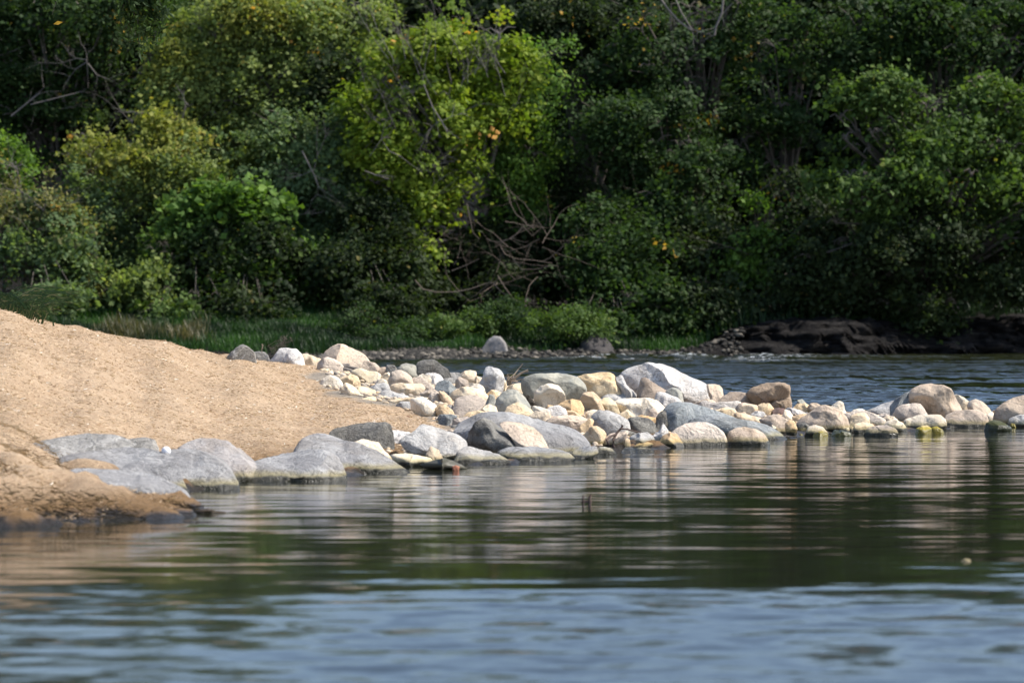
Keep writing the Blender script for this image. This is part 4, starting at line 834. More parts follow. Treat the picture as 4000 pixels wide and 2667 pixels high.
rp = []
for i in range(22): rp += grow(P(2868 + rr.uniform(-10, 12), 1598, dq), (rr.uniform(-.9, .5), rr.uniform(-.3, .3), 1), .10, .003, 1, rr, curl=.4)
wood('dry_sprig', 'reddish dry sprig growing beside the white flat stone', 'dry sprig', rp, simple_mat('dry_stem', (.30, .2, .12), .9), 4)
rp = []
for i in range(8): rp += grow(P(2985 + rr.uniform(-12, 12), 1575, 42.6), (rr.uniform(-.9, .9), rr.uniform(-.3, .3), .7), .07, .003, 1, rr, curl=.5)
wood('withered_plant', 'small dark withered plant under the brown cracked rock', 'withered plant', rp, M_driftd, 4)

def leafflat(name, label, px, py, d, s, mat):
    c = P(px, py, d); v = np.array([(-s, 0, 0), (-.3 * s, -.2 * s, .55 * s), (.8 * s, .1 * s, .35 * s), (s, 0, -.2 * s), (.1 * s, -.1 * s, -.5 * s)]) + np.array(tuple(c))
    v = np.vstack([v, v + np.array([0, .002, .001])])
    f = [[0, 1, 2, 3], [0, 3, 4, 4], [5, 8, 7, 6], [5, 9, 9, 8]]
    bm = bmesh.new(); vs = [bm.verts.new(tuple(a - np.array(tuple(c)))) for a in v]
    bm.faces.new(vs[:5]); bm.faces.new(vs[9:4:-1])
    for i in range(5): bm.faces.new([vs[i], vs[i + 5], vs[(i + 1) % 5 + 5], vs[(i + 1) % 5]])
    me = bpy.data.meshes.new(name); bm.to_mesh(me); bm.free(); me.materials.append(mat)
    o = bpy.data.objects.new(name, me); C.objects.link(o); o.location = c; return tag(o, label, 'leaf')
leafflat('fallen_leaf', 'dark red fallen leaf on the straw', 1592, 1629, hit(1592, 1633) - .03, .022, M_redleaf)
leafflat('fallen_leaf', 'orange fallen leaf on the pink slab before the largest grey boulder', 2093, 1744, hit(2093, 1768) - .12, .030, simple_mat('orange_leaf', (.5, .3, .12), .7, .2, 40))
leafflat('floating_leaf', 'pale leaf floating on the calm water at lower right', 3775, 2193, F * H / (2193 - YH), .028, M_tanleaf)
# driftwood bits in the water
dq = F * H / (1832 - YH)
v1, f1 = blob([(1625,1820),(1680,1803),(1737,1786),(1775,1803),(1815,1822),(1840,1830),(1740,1834),(1660,1826)], dq, .14, 77, .5, 6, .06, 4, .8, .3)
tag(mesh_obj('driftwood_plank', v1, f1, simple_mat('wet_wood', (.07, .065, .045), .5, .4, 30), loc=(float(v1[:, 0].mean()), dq, 0)), 'flat dark waterlogged bark on the shore below the yellow algae stone', 'driftwood')
v1, f1 = blob([(1765,1822),(1780,1816),(1796,1822),(1792,1836),(1768,1836)], dq - .2, .03, 78, .2, 6, .05, 4, .8, .3)
tag(mesh_obj('brick_chip', v1, f1, simple_mat('brick_red', (.30, .12, .07), .8, .2, 60), loc=(float(v1[:, 0].mean()), dq - .2, 0)), 'small reddish chip at the end of the waterlogged bark', 'stone chip')
dq = F * H / (1958 - YH)
wood('floating_twig', 'short dark twig poking out of the calm water', 'twig', [([P(2278, 1962, dq), P(2278, 1942, dq), P(2279, 1934, dq)], .008, .005), ([P(2305, 1962, dq), P(2303, 1945, dq), P(2310, 1930, dq)], .018, .006), ([P(2270, 1957, dq), P(2312, 1957, dq)], .006, .006)], M_driftd)
# clod on the mud spit at left
dq = F * H / (2002 - YH)
v1, f1 = blob([(750,2008),(775,1990),(815,1984),(850,1995),(885,1996),(890,2006),(830,2012)], dq, .07, 79, .2, 5, .12, 4, .8, .4)
tag(mesh_obj('mud_clod', v1, f1, simple_mat('dark_mud', (.05, .035, .02), .6, .4, 30), loc=(float(v1[:, 0].mean()), dq, 0)), 'dark clod in the water off the tip of the muddy bank', 'clod')
# white ball
dq = hit(648, 1900) + .10
vs, fs = ICO[4]; c = P(648, 1762, dq); rad = .5 * 37 / F * dq
vs2 = vs * rad; dim = np.sin(vs[:, 0:1] * 40) * np.sin(vs[:, 2:3] * 40) * np.sin(vs[:, 1:2] * 40) * .015 * rad
tag(mesh_obj('ball', vs2 * (1 + dim) + np.array(tuple(c)), fs, M_whiteball, loc=tuple(c)), 'small white ball resting on the pale blue-grey slab', 'ball')

# ------------------------------------------------------------------ leaves, crowns, trees
def leaf_quads(c, nrm, s, r, aspect=.8):
    """one pointed, slightly folded leaf (4 verts) per centre"""
    n = len(c); nrm = nrm / (np.linalg.norm(nrm, axis=1)[:, None] + 1e-9)
    a = r.normal(size=(n, 3)); a -= (a * nrm).sum(1)[:, None] * nrm; a /= np.linalg.norm(a, axis=1)[:, None] + 1e-9
    b = np.cross(nrm, a); s = s[:, None]
    V = np.stack([c - a * s * .5, c + b * s * aspect * .5 - nrm * s * .08, c + a * s * .5, c - b * s * aspect * .5 - nrm * s * .08], 1)
    return V.reshape(-1, 3)
def crown_points(lobes, dens, clump_r, per, r, holes=.25, droop=.35):
    """leaf centres and normals: sprays scattered over and inside the lobes"""
    CC, NN, VV = [], [], []
    for (c, ax) in lobes:
        c = np.array(c, float); ax = np.array(ax, float)
        area = 4 * math.pi * ((ax[0] * ax[1] + ax[0] * ax[2] + ax[1] * ax[2]) / 3)
        n = max(8, int(area * dens * 3.0))
        v = r.normal(size=(n, 3)); v[:, 1] -= .35; v /= np.linalg.norm(v, axis=1)[:, None]
        ga = r.normal(size=(n, 3)) * .52; ga[:, 1] -= .2
        soft = (r.uniform(0, 1, n) < .5)[:, None]
        q = c + v * ax * (r.uniform(.45, 1.0, n)[:, None] ** .6 + (r.uniform(0, 1, n) < .22)[:, None] * r.uniform(0, .4, n)[:, None])
        q = np.where(soft, c + ga * ax * 1.15, q)
        bump = fbm(q * .9, 61, 3)
        q = q + v * ax * (.42 * bump)[:, None]
        q = q[(noise(q * 1.0, 71) * .6 + noise(q * 2.3, 72) * .55) > -.62 + 1.75 * holes]; v = (q - c) / ax; v /= np.linalg.norm(v, axis=1)[:, None] + 1e-9
        n = len(q)
        if n == 0: continue
        cr = clump_r * 1.3 * r.uniform(.35, 1.7, n)
        m = per
        off = r.normal(size=(n, m, 3)) * .5; off[..., 2] *= .55
        out = off * cr[:, None, None]
        out[..., 2] -= droop * (off[..., 0] ** 2 + off[..., 1] ** 2) * cr[:, None]
        CC.append((q[:, None, :] + out).reshape(-1, 3))
        cn = r.normal(size=(n, 3)) * .5 + v * .5 + np.array([0, 0, .7])
        nn = r.normal(size=(n, m, 3)) * .42 + cn[:, None, :]
        NN.append(nn.reshape(-1, 3)); VV.append(np.repeat(r.uniform(0, 1, n), m))
    return np.vstack(CC), np.vstack(NN), np.concatenate(VV)
PAL = {}; LEAVES = [0]
def pal(name, dark, mid, light, accent):
    PAL[name] = attr_ramp_mat('leaf_' + name, [(0, dark), (.4, mid), (.78, light), (.86, accent), (1, tuple(min(1, x * 1.25) for x in accent))], transl=.42, rough=.65, spec=.22, clump=.3)
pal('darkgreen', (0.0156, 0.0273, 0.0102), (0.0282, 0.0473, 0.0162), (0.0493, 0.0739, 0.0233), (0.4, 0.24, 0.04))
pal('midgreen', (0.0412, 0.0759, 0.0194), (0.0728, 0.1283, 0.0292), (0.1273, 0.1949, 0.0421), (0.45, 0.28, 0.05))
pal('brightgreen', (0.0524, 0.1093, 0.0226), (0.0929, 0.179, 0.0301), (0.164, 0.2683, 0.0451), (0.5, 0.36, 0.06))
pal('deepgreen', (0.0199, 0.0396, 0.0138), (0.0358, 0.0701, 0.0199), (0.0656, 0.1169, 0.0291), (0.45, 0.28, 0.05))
pal('vine', (0.093, 0.1553, 0.0174), (0.1735, 0.2496, 0.0262), (0.2974, 0.355, 0.0436), (0.62, 0.32, 0.08))
pal('olive', (0.0983, 0.1378, 0.0454), (0.1755, 0.232, 0.068), (0.2808, 0.3335, 0.0972), (0.38, 0.3, 0.06))
pal('yellow', (0.1176, 0.1507, 0.0378), (0.2245, 0.2551, 0.0552), (0.3635, 0.3478, 0.0726), (0.45, 0.24, 0.06))
pal('greygreen', (0.0679, 0.1094, 0.0485), (0.1222, 0.1852, 0.0754), (0.2036, 0.2734, 0.1104), (0.3, 0.26, 0.08))
pal('brush', (0.1127, 0.1232, 0.0502), (0.2012, 0.2002, 0.0739), (0.3059, 0.2695, 0.099), (0.3, 0.2, 0.09))
def tree(name, label, cat, lobes, d, palette, dens=2.6, per=46, leaf=.085, clump=.34, holes=.28, accent=.02, seed=1, trunk=None, limbs=True, bare=0, bare_up=.8, group='trees and shrubs on the far bank', tr=.12, patch=None, barkmat=None):
    r = np.random.default_rng(seed); rp = random.Random(seed)
    L3 = []
    for lb in lobes:
        px, py, rx, ry = lb[:4]; dd = lb[4] if len(lb) > 4 else 0
        D = d + dd; c = P(px, py, D); ax = (rx / F * D, max(.5, .75 * rx / F * D), ry / F * D)
        L3.append((c, tuple(.95 * a for a in ax)))
        for k in range(5 if rx > 60 else 2):   # smaller boughs standing out of the main mass
            v = r.normal(size=3); v[1] = -abs(v[1]) * .8; v /= np.linalg.norm(v); f = r.uniform(.26, .46)
            L3.append((c + Vector([float(v[i] * ax[i] * r.uniform(.75, 1.1)) for i in range(3)]), (ax[0] * f * r.uniform(.8, 1.4), ax[1] * f, ax[2] * f * r.uniform(.5, 1.0))))
    bx = trunk if trunk is not None else float(np.mean([l[0] for l in lobes]))
    D = d + 1.2; tx = (bx - 2000) / F * D; tz = float(far_ground(np.array(tx), np.array(D))) - .1
    base = Vector((tx, D, tz))
    root = empty(name, base, label, cat, group)
    cc, nn, vv = crown_points(L3, dens, clump, int(per * 1.5), r, holes)
    LEAVES[0] += len(cc)
    s = leaf * (.35 + 1.3 * r.uniform(0, 1, len(cc)) ** 1.4) * 1.28
    V = leaf_quads(cc, nn, s, r)
    v = np.clip(vv * .45 + r.uniform(0, .38, len(cc)), 0, .8)
    acc = (r.uniform(0, 1, len(cc)) < .5) & (((vv * 977.0) % 1.0) < accent * .8) & (noise(cc * .8, 5) > 0)
    v = np.where(acc, r.uniform(.86, 1, len(cc)), v)
    mesh_obj('crown', V, np.arange(len(V)).reshape(-1, 4), PAL[palette], parent=root, smooth=False, attrs={'v': ('FACE', v)})
    top = max(L3, key=lambda l: l[0].z)[0]
    paths = []
    mid = base.lerp(top, .55) + Vector((rp.uniform(-.3, .3), .2, 0))
    paths.append(([base, base.lerp(mid, .5) + Vector((rp.uniform(-.15, .15), 0, 0)), mid, mid.lerp(top, .6), top], tr, tr * .25))
    for c, ax in L3:
        q = base.lerp(mid, rp.uniform(.3, .9))
        paths.append(([q, q.lerp(c, .5) + Vector((0, 0, .15 * (c - q).length)), c], tr * .45, tr * .12))
        for k in range(4):
            e = Vector(c) + Vector((rp.uniform(-1, 1) * ax[0], rp.uniform(-1, .4) * ax[1], rp.uniform(-.5, 1) * ax[2])) * .95
            paths.append(([c, Vector(c).lerp(e, .5) + Vector((0, 0, .1)), e], tr * .16, tr * .05))
    for k in range(bare):
        c, ax = rp.choice(L3)
        st = Vector(c) + Vector((rp.uniform(-.6, .6) * ax[0], -.7 * ax[1], rp.uniform(-.3, .8) * ax[2]))
        paths += grow(st, (rp.uniform(-.8, .8), rp.uniform(-.6, 0), rp.uniform(.1, 1) * bare_up), rp.uniform(.7, 1.6), .009, 2, rp, curl=.16, kids=(2, 3), spread=.6)
    v3, f3 = tube_mesh(paths, 5)
    mesh_obj('trunk', v3, f3, barkmat or (M_twig if bare > 5 else M_bark), parent=root)
    return root
T = 'tree'; B = 'shrub'
# far wood behind: tall dark trees that close the view
for i, (px, w_, top) in enumerate([(-700, 520, -500), (-150, 480, -420), (330, 430, -330), (800, 380, -60), (1250, 330, 30), (1700, 330, 40), (2200, 430, -350), (2750, 480, -500), (3300, 480, -550), (3850, 480, -600), (4450, 520, -600), (5100, 560, -600)]):
    lob = [(px + 40 * math.sin(i * 7 + k * 3), yy, w_ * (.8 - .05 * k), 260, (k % 2) * 1.5) for k, yy in enumerate(range(max(int(top), -60) + 150, 1200, 300))]
    spots = ['outside the left edge', 'at the left edge', 'above the dark hollow at upper left', 'behind the yellow-green tree', 'behind the grey-green thicket', 'behind the vine-covered tree',
             'behind the dark centre tree', 'behind the right of centre', 'behind the dark hollow at right', 'behind the sunlit tree at right', 'at the right edge', 'outside the right edge']
    tree('background_tree', 'tall dark tree of the wood %s' % spots[i], T, lob, 110, 'darkgreen', dens=1.6, per=40, leaf=.19, clump=.6, holes=.0, accent=.003, seed=200 + i, tr=.25, group='tall trees of the wood behind')
tree('tree', 'dark grey-green tree with bare limbs in the upper left corner', T, [(60,80,260,190),(330,40,270,170),(90,380,230,190),(380,330,210,150,.8),(560,120,180,160,1.2),(250,620,230,140,1.5),(-250,300,280,400)], 105.5, 'deepgreen', dens=2.1, per=40, leaf=.085, holes=.36, seed=11, bare=10, bare_up=.2, trunk=350, tr=.18)
tree('tree', 'big yellow-green tree reaching the top left of centre', T, [(1000,110,270,150),(1300,130,210,130),(800,260,190,150,-.5),(1080,380,260,180,-.8),(1330,330,170,150),(720,420,180,120,-1),(900,560,220,150,-1.2)], 102.5, 'olive', dens=2.7, per=46, leaf=.08, holes=.24, accent=.03, seed=12, bare=9, trunk=1050, tr=.16)
tree('shrub', 'yellow-leaved sapling rising at the top between dark and green trees', B, [(960,40,130,60),(830,120,110,80),(730,210,100,80),(690,290,70,60)], 101.4, 'yellow', dens=3.0, per=36, leaf=.08, holes=.35, accent=.05, seed=13, trunk=860, tr=.06)
tree('shrub', 'yellow and red flecked shrub in the left of the bank', B, [(420,590,150,90),(620,520,130,80),(560,640,160,90,-.3),(330,640,90,70),(690,470,80,80)], 99.8, 'yellow', dens=2.4, per=32, leaf=.085, holes=.42, accent=.10, seed=14, trunk=520, bare=6, tr=.07)
tree('shrub', 'brownish twiggy shrub at the left edge', B, [(40,760,160,130),(170,900,170,130),(20,1010,150,120),(230,1060,160,90)], 97.5, 'brush', dens=1.9, per=34, leaf=.075, holes=.40, accent=.05, seed=15, bare=34, trunk=100, tr=.07)
tree('shrub', 'bright green bush low at the far left edge', B, [(10,600,80,70),(60,700,100,80),(-60,650,120,90)], 98.6, 'brightgreen', dens=2.6, per=36, leaf=.085, holes=.3, seed=151, trunk=10, tr=.06)
tree('shrub', 'dark green rounded shrub between the brownish shrub and the maple', B, [(400,800,150,130),(330,980,150,130),(480,980,130,130),(420,1110,180,80)], 99.0, 'greygreen', dens=2.6, per=42, leaf=.075, holes=.25, seed=16, bare=5, trunk=400, tr=.08)
tree('shrub', 'olive bush above the bright green maple', B, [(680,680,170,110),(760,760,160,90),(600,760,110,80)], 99.4, 'olive', dens=2.7, per=40, leaf=.08, holes=.28, seed=17, bare=2, trunk=690, tr=.07)
tree('young_maple', 'bright green young maple low in the left of the bank', 'tree', [(880,800,180,90),(800,900,140,90),(960,930,160,110,-.3),(1010,1040,130,90),(860,1090,100,60,-.5),(740,980,120,90)], 97.6, 'brightgreen', dens=2.4, per=30, leaf=.13, clump=.36, holes=.38, seed=18, trunk=900, tr=.08)
tree('shrub', 'low pale-leaved bush just above the grass at left', B, [(500,1110,110,50),(600,1090,90,60),(680,1010,90,70),(640,1150,80,40)], 96.2, 'olive', dens=2.8, per=34, leaf=.10, holes=.36, seed=19, trunk=580, tr=.05)
tree('tree', 'grey-green leafy tree left of the vine-covered tree', T, [(1150,560,220,140),(1270,720,190,150,-.4),(1130,830,170,140),(1300,930,170,140,-.8),(1180,1050,190,110,-.4),(1390,1080,130,110,-.4),(1400,560,130,120)], 99.8, 'greygreen', dens=2.8, per=46, leaf=.078, holes=.24, seed=20, bare=3, trunk=1250, tr=.12)
tree('shrub', 'dark leafy bush over the shaded grass left of centre', B, [(1250,1000,110,80),(1120,1130,150,80),(1330,1160,130,70)], 97.6, 'midgreen', dens=2.4, per=40, leaf=.09, holes=.35, seed=21, trunk=1230, tr=.07)
tree('tree', 'dark round-topped tree between the yellow-green and the vine-covered tree', T, [(1340,310,140,100),(1420,420,110,100),(1250,400,120,90)], 101.0, 'darkgreen', dens=2.8, per=46, leaf=.085, holes=.2, seed=22, trunk=1340, tr=.1)
vt = tree('vine_covered_tree', 'bright yellow-green vine-covered tree with bare top twigs', T, [(1760,170,200,120),(1600,260,150,100),(1900,270,160,110,.3),(1480,390,110,90,-.5),(1650,430,180,110,-.6),(1850,440,150,130),(1520,560,150,100,-.8),(1700,620,170,110,-.6),(1560,720,110,100,-1),(1680,780,100,90,-.8),(1570,880,100,100,-1.1),(1520,1000,75,80,-1.1),(1640,940,60,80,-1.1)], 99.2, 'vine', dens=2.9, per=38, leaf=.098, clump=.30, holes=.35, accent=.045, seed=23, bare=20, trunk=1800, tr=.14)
tree('tree', 'fresh green tree leaning right behind the vine-covered tree', T, [(2060,250,130,110),(2120,380,130,110),(2000,480,130,120),(2080,600,120,110),(1960,700,120,100),(2010,800,110,80)], 100.2, 'brightgreen', dens=2.6, per=44, leaf=.08, holes=.28, seed=24, trunk=2030, tr=.1)
tree('tree', 'dark tree at the top centre with a pointed left edge', T, [(2200,60,130,90),(2350,120,150,110),(2230,170,90,60),(2500,90,150,110)], 102.5, 'darkgreen', dens=2.8, per=46, leaf=.09, holes=.25, seed=25, trunk=2330, tr=.16)
tree('tree', 'tall tree with orange flecks and a pale bare fork at top right of centre', T, [(2620,120,180,130),(2430,280,160,110),(2600,330,180,130,-.3),(2780,230,140,130),(2860,60,160,110)], 101.4, 'deepgreen', dens=2.4, per=42, leaf=.088, holes=.34, accent=.03, seed=26, bare=2, trunk=2650, tr=.16)
tree('tree', 'wide dark green tree with glittering leaves right of centre', T, [(2350,480,150,120),(2500,520,150,120,-.4),(2650,500,150,120),(2730,640,140,120,-.4),(2560,680,150,100),(2480,860,150,110,-.3),(2660,830,170,120,-.8),(2560,1010,140,100,-.6),(2700,990,110,100,-.8)], 99.8, 'deepgreen', dens=2.6, per=44, leaf=.085, holes=.33, accent=.015, seed=27, trunk=2600, bare=4, tr=.15)
tree('shrub', 'low leafy branch dipping to the far bank below the glittering tree', B, [(2600,1190,90,55),(2640,1250,50,40),(2560,1130,60,50)], 96.0, 'deepgreen', dens=3.0, per=36, leaf=.09, holes=.3, seed=28, trunk=2680, tr=.04)
tree('shrub', 'deep shaded bush behind the bare twig tangle', B, [(2150,760,170,140),(2250,920,170,140),(2350,1080,160,120),(2180,1060,140,110)], 101.5, 'darkgreen', dens=2.3, per=40, leaf=.09, holes=.3, seed=29, trunk=2230, tr=.1)
tree('tree', 'dark tree with hanging sprays left of the sunlit tree at right', T, [(2980,330,170,130),(3080,180,150,120),(2960,520,130,110),(3050,450,130,110,.5),(2900,720,110,90)], 101.0, 'deepgreen', dens=2.4, per=42, leaf=.09, holes=.38, accent=.02, seed=30, trunk=3030, bare=2, tr=.14)
tree('shrub', 'sunlit slender bush low on the bank at right of centre', B, [(2990,840,90,80),(2900,1000,100,70),(3020,970,80,80),(2960,1100,90,50)], 97.6, 'brightgreen', dens=2.0, per=30, leaf=.09, holes=.48, seed=31, trunk=2980, bare=5, tr=.05)
tree('tree', 'spreading sunlit tree with yellow flecks at the right', T, [(3450,380,160,90),(3650,440,190,110),(3350,520,140,90,-.4),(3550,560,190,100,-.6),(3780,560,180,110,-.3),(3290,690,110,70,-.6),(3450,690,150,80,-.8),(3700,700,160,80,-.5),(3900,420,150,110),(3380,820,70,50,-.6)], 97.0, 'midgreen', dens=3.0, per=42, leaf=.098, clump=.36, holes=.33, accent=.022, seed=32, trunk=3750, tr=.2)
tree('tree', 'dark tree filling the top right corner', T, [(3350,120,190,120),(3600,100,190,130),(3820,160,190,140),(4020,120,160,160),(3480,260,150,80),(4100,400,160,200)], 101.2, 'deepgreen', dens=2.7, per=44, leaf=.095, holes=.32, accent=.02, seed=33, trunk=3700, tr=.22)
tree('tree', 'shaded lower boughs of a tree over the dark bank at right', T, [(3350,930,170,100),(3550,960,190,90,-.3),(3720,900,150,90),(3200,1020,150,90),(3420,1080,170,80),(3700,1040,110,70),(4100,900,180,120),(4300,700,200,150)], 96.6, 'darkgreen', dens=2.4, per=44, leaf=.09, holes=.3, accent=.01, seed=34, trunk=3500, tr=.15)
tree('shrub', 'sunlit bough entering from the right edge', B, [(3960,740,80,60),(3940,850,90,70),(4060,800,110,120),(3990,560,70,50)], 97.2, 'midgreen', dens=3.0, per=38, leaf=.105, holes=.32, accent=.03, seed=35, trunk=4200, tr=.1)
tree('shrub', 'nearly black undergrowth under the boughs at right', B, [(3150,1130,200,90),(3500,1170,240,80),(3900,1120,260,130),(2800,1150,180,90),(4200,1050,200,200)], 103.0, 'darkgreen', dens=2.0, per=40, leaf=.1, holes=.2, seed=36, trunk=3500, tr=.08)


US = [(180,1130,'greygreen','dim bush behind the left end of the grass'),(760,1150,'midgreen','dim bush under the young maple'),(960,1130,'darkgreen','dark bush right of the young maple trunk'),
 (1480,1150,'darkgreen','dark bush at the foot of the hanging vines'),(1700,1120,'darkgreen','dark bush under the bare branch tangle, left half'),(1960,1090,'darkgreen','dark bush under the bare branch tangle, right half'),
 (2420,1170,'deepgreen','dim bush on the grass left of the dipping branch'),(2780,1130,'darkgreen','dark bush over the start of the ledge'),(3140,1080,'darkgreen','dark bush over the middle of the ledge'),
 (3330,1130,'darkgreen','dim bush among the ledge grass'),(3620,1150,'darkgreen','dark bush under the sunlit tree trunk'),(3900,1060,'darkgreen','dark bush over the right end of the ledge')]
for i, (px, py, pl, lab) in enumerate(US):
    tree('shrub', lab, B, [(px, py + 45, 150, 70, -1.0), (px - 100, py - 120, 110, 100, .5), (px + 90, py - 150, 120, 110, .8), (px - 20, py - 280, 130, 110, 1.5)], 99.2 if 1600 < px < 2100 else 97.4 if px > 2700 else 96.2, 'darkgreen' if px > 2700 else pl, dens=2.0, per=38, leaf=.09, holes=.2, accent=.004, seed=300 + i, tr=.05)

WD = [(1560, 1300, 110, 30, 'left end of the centre grass'), (1790, 1275, 120, 46, 'grass left of the light grey far boulder'), (1960, 1225, 90, 40, 'grass above the light grey far boulder'),
      (2200, 1265, 150, 38, 'grass right of the light grey far boulder'), (1380, 1250, 90, 45, 'shaded grass above the stone heap')]
for i, (px, py, rx, ry, wh) in enumerate(WD):
    tree('leafy_weed', 'mound of small-leaved green weeds in the %s' % wh if not wh.startswith(('grass', 'shaded')) else 'mound of small-leaved green weeds, %s' % wh, 'weed', [(px, py, rx, ry), (px + 50, py - 20, rx * .6, ry * .8, .4)], 92.6 + (i % 3) * .5, 'midgreen' if i % 2 else 'deepgreen', dens=4.0, per=40, leaf=.05, clump=.2, holes=.15, accent=.0, seed=400 + i, tr=.015, limbs=False, group='weeds on the far bank')

# dead wood and twigs on the far bank
def far_wood(name, label, cat, paths, mat=M_twig, sides=5):
    if name == 'dead_branch':   # every broken bough forks into finer twigs
        rz = random.Random(len(label)); ex = []
        for pts, ra, rb in paths:
            for k in range(3):
                i = rz.randint(1, len(pts) - 1); dv = (Vector(pts[i]) - Vector(pts[i - 1])).normalized()
                ex += grow(pts[i], dv + Vector((rz.uniform(-.8, .8), rz.uniform(-.5, .2), rz.uniform(-.5, .9))), rz.uniform(.3, .9), .007, 2, rz, curl=.2, kids=(1, 3), spread=.7)
        paths = [(p, a * .75, b * .6) for p, a, b in paths] + ex
    return wood(name, label, cat, paths, mat, sides)
rr = random.Random(21); ps = []
for i in range(20):
    st = P(rr.uniform(1760, 2180), rr.uniform(860, 1190), 94.9 + rr.uniform(-.5, 1.2))
    ps += grow(st, (rr.uniform(-1, 1), rr.uniform(-.4, .4), rr.uniform(-.6, 1)), rr.uniform(.8, 1.9), rr.uniform(.007, .012), 2, rr, curl=.3, kids=(2, 3), spread=.8)
def FJ(pts, d=94.4): return [P(1300 + a / 1.68, 600 + b / 1.68, d) for a, b in pts]
for pts, ra in [([(540,830),(590,890),(680,910),(800,908),(900,890),(1040,840),(1080,760),(1100,690)], .028), ([(1050,850),(1100,900),(1150,940),(1200,975)], .022), ([(1080,800),(1130,880),(1190,960),(1230,970),(1265,1000)], .025),
                ([(1100,610),(1130,660),(1200,690),(1320,700),(1440,720)], .022), ([(1170,560),(1250,480),(1240,440)], .018), ([(1180,690),(1240,760),(1330,760),(1420,740)], .018), ([(780,770),(880,730),(960,690)], .018), ([(830,910),(900,970),(1000,930),(1060,880)], .016), ([(690,590),(740,560)], .016),
                ([(880,330),(900,430),(920,520),(960,560)], .02), ([(1250,480),(1310,540),(1380,480)], .016), ([(1270,930),(1265,1000)], .018)]:
    ps.append((FJ(pts), ra * .62, ra * .3))
far_wood('dead_branch_tangle', 'tangle of bare grey-brown branches hanging over the grass at centre', 'dead branches', ps, M_vinewood)
far_wood('dead_branch', 'pale bare broken bough among the grey-green leaves', 'dead branch', [([P(1180, 590, 97.5), P(1205, 640, 97.5), P(1225, 680, 97.5), P(1245, 730, 97.5), P(1240, 760, 97.5), P(1215, 785, 97.5)], .03, .014), ([P(1222, 665, 97.5), P(1180, 685, 97.5)], .014, .006), ([P(1225, 670, 97.5), P(1240, 610, 97.5), P(1270, 540, 97.5)], .012, .006), ([P(1130, 850, 97.4), P(1190, 835, 97.4)], .012, .006)])
far_wood('dead_branch', 'long pale bare bough at the left in the dark tree', 'dead branch', [([P(45, 455, 103), P(100, 410, 103), P(150, 370, 103), P(172, 345, 103), P(165, 300, 103)], .035, .015), ([P(120, 410, 103), P(220, 385, 103), P(300, 365, 103), P(345, 345, 103), P(340, 220, 103)], .025, .02), ([P(345, 250, 103), P(380, 295, 103), P(425, 312, 103)], .03, .012), ([P(340, 235, 103), P(300, 230, 103), P(250, 245, 103)], .02, .008), ([P(345, 240, 103), P(300, 270, 103), P(275, 300, 103)], .02, .008)])
far_wood('dead_branch', 'pale forked bare trunk at the top right of centre', 'dead branch', [([P(2560, -30, 98.6), P(2610, 40, 98.6), P(2650, 85, 98.6), P(2700, 120, 98.6)], .035, .045), ([P(2630, -20, 98.6), P(2660, 50, 98.6), P(2700, 115, 98.6)], .025, .03), ([P(2825, -20, 98.6), P(2820, 50, 98.6), P(2795, 110, 98.6), P(2790, 140, 98.6)], .04, .05), ([P(2860, 15, 98.6), P(2820, 60, 98.6)], .015, .02)])
far_wood('dead_branch', 'pale dry stick caught in the centre of the vine-covered tree', 'dead branch', [([P(1655, 330, 96.8), P(1690, 420, 96.8), P(1725, 475, 96.8), P(1748, 512, 96.8)], .02, .03), ([P(1725, 475, 96.8), P(1765, 455, 96.8), P(1790, 448, 96.8)], .016, .008), ([P(1720, 470, 96.8), P(1690, 495, 96.8)], .016, .008)])
far_wood('dead_branch', 'grey bare bough sticking out left of the vine-covered tree', 'dead branch', [([P(1425, 668, 96.5), P(1470, 685, 96.5), P(1520, 700, 96.5)], .016, .022), ([P(1445, 610, 96.5), P(1490, 545, 96.5), P(1520, 590, 96.5), P(1565, 612, 96.5)], .01, .02)])
rr = random.Random(5); ps = []
for i in range(16):
    ps += grow(P(1560 + rr.uniform(-60, 420), 330 + rr.uniform(-120, 60), 97.8), (rr.uniform(-.8, .5), rr.uniform(-.2, .1), 1), rr.uniform(1.0, 2.0), .009, 2, rr, curl=.12, kids=(2, 4), spread=.45)
far_wood('dead_branches', 'spray of fine bare twigs above the vine-covered tree', 'dead branches', ps)

# far grass
def grass(name, label, n, ufn, hfn, stops, seed, w_=.014):
    r = np.random.default_rng(seed); u, dd = ufn(r, n); sdd = np.interp(u, SU, SD); d = sdd + dd; x = (u - 2000) / F * d
    z = far_ground(x, d); h = hfn(r, u, d, n) * (.8 + .7 * noise(np.stack([x * 1.1, d * .9, 0 * x], -1), 3))
    a = r.uniform(0, 6.28, n); ln = r.uniform(.1, .55, n) * h; wx, wy = np.cos(a + 1.57) * w_, np.sin(a + 1.57) * w_
    c = np.stack([x, d, z], -1); m = c + np.stack([np.cos(a) * ln * .35, np.sin(a) * ln * .35, h * .62], -1); e = c + np.stack([np.cos(a) * ln, np.sin(a) * ln, h], -1)
    wv_ = np.stack([wx, wy, 0 * wx], -1)
    V = np.stack([c - wv_, c + wv_, m + wv_ * .7, m - wv_ * .7, m - wv_ * .7, m + wv_ * .7, e + wv_ * .1, e - wv_ * .1], 1).reshape(-1, 3)
    vv = np.clip(.4 + .5 * noise(np.stack([x * .8, d * .8, 0 * x], -1), 8) + r.uniform(-.3, .3, n), 0, 1)
    mt = attr_ramp_mat(name + '_blade', stops, transl=.35, rough=.5, clump=.2)
    return tag(mesh_obj(name, V, np.arange(len(V)).reshape(-1, 4), mt, smooth=False, attrs={'v': ('FACE', np.repeat(vv, 2))}), label, None, None, 'stuff')
GR = [(0, (.007, .018, .008)), (.5, (.018, .048, .012)), (1, (.050, .130, .022))]
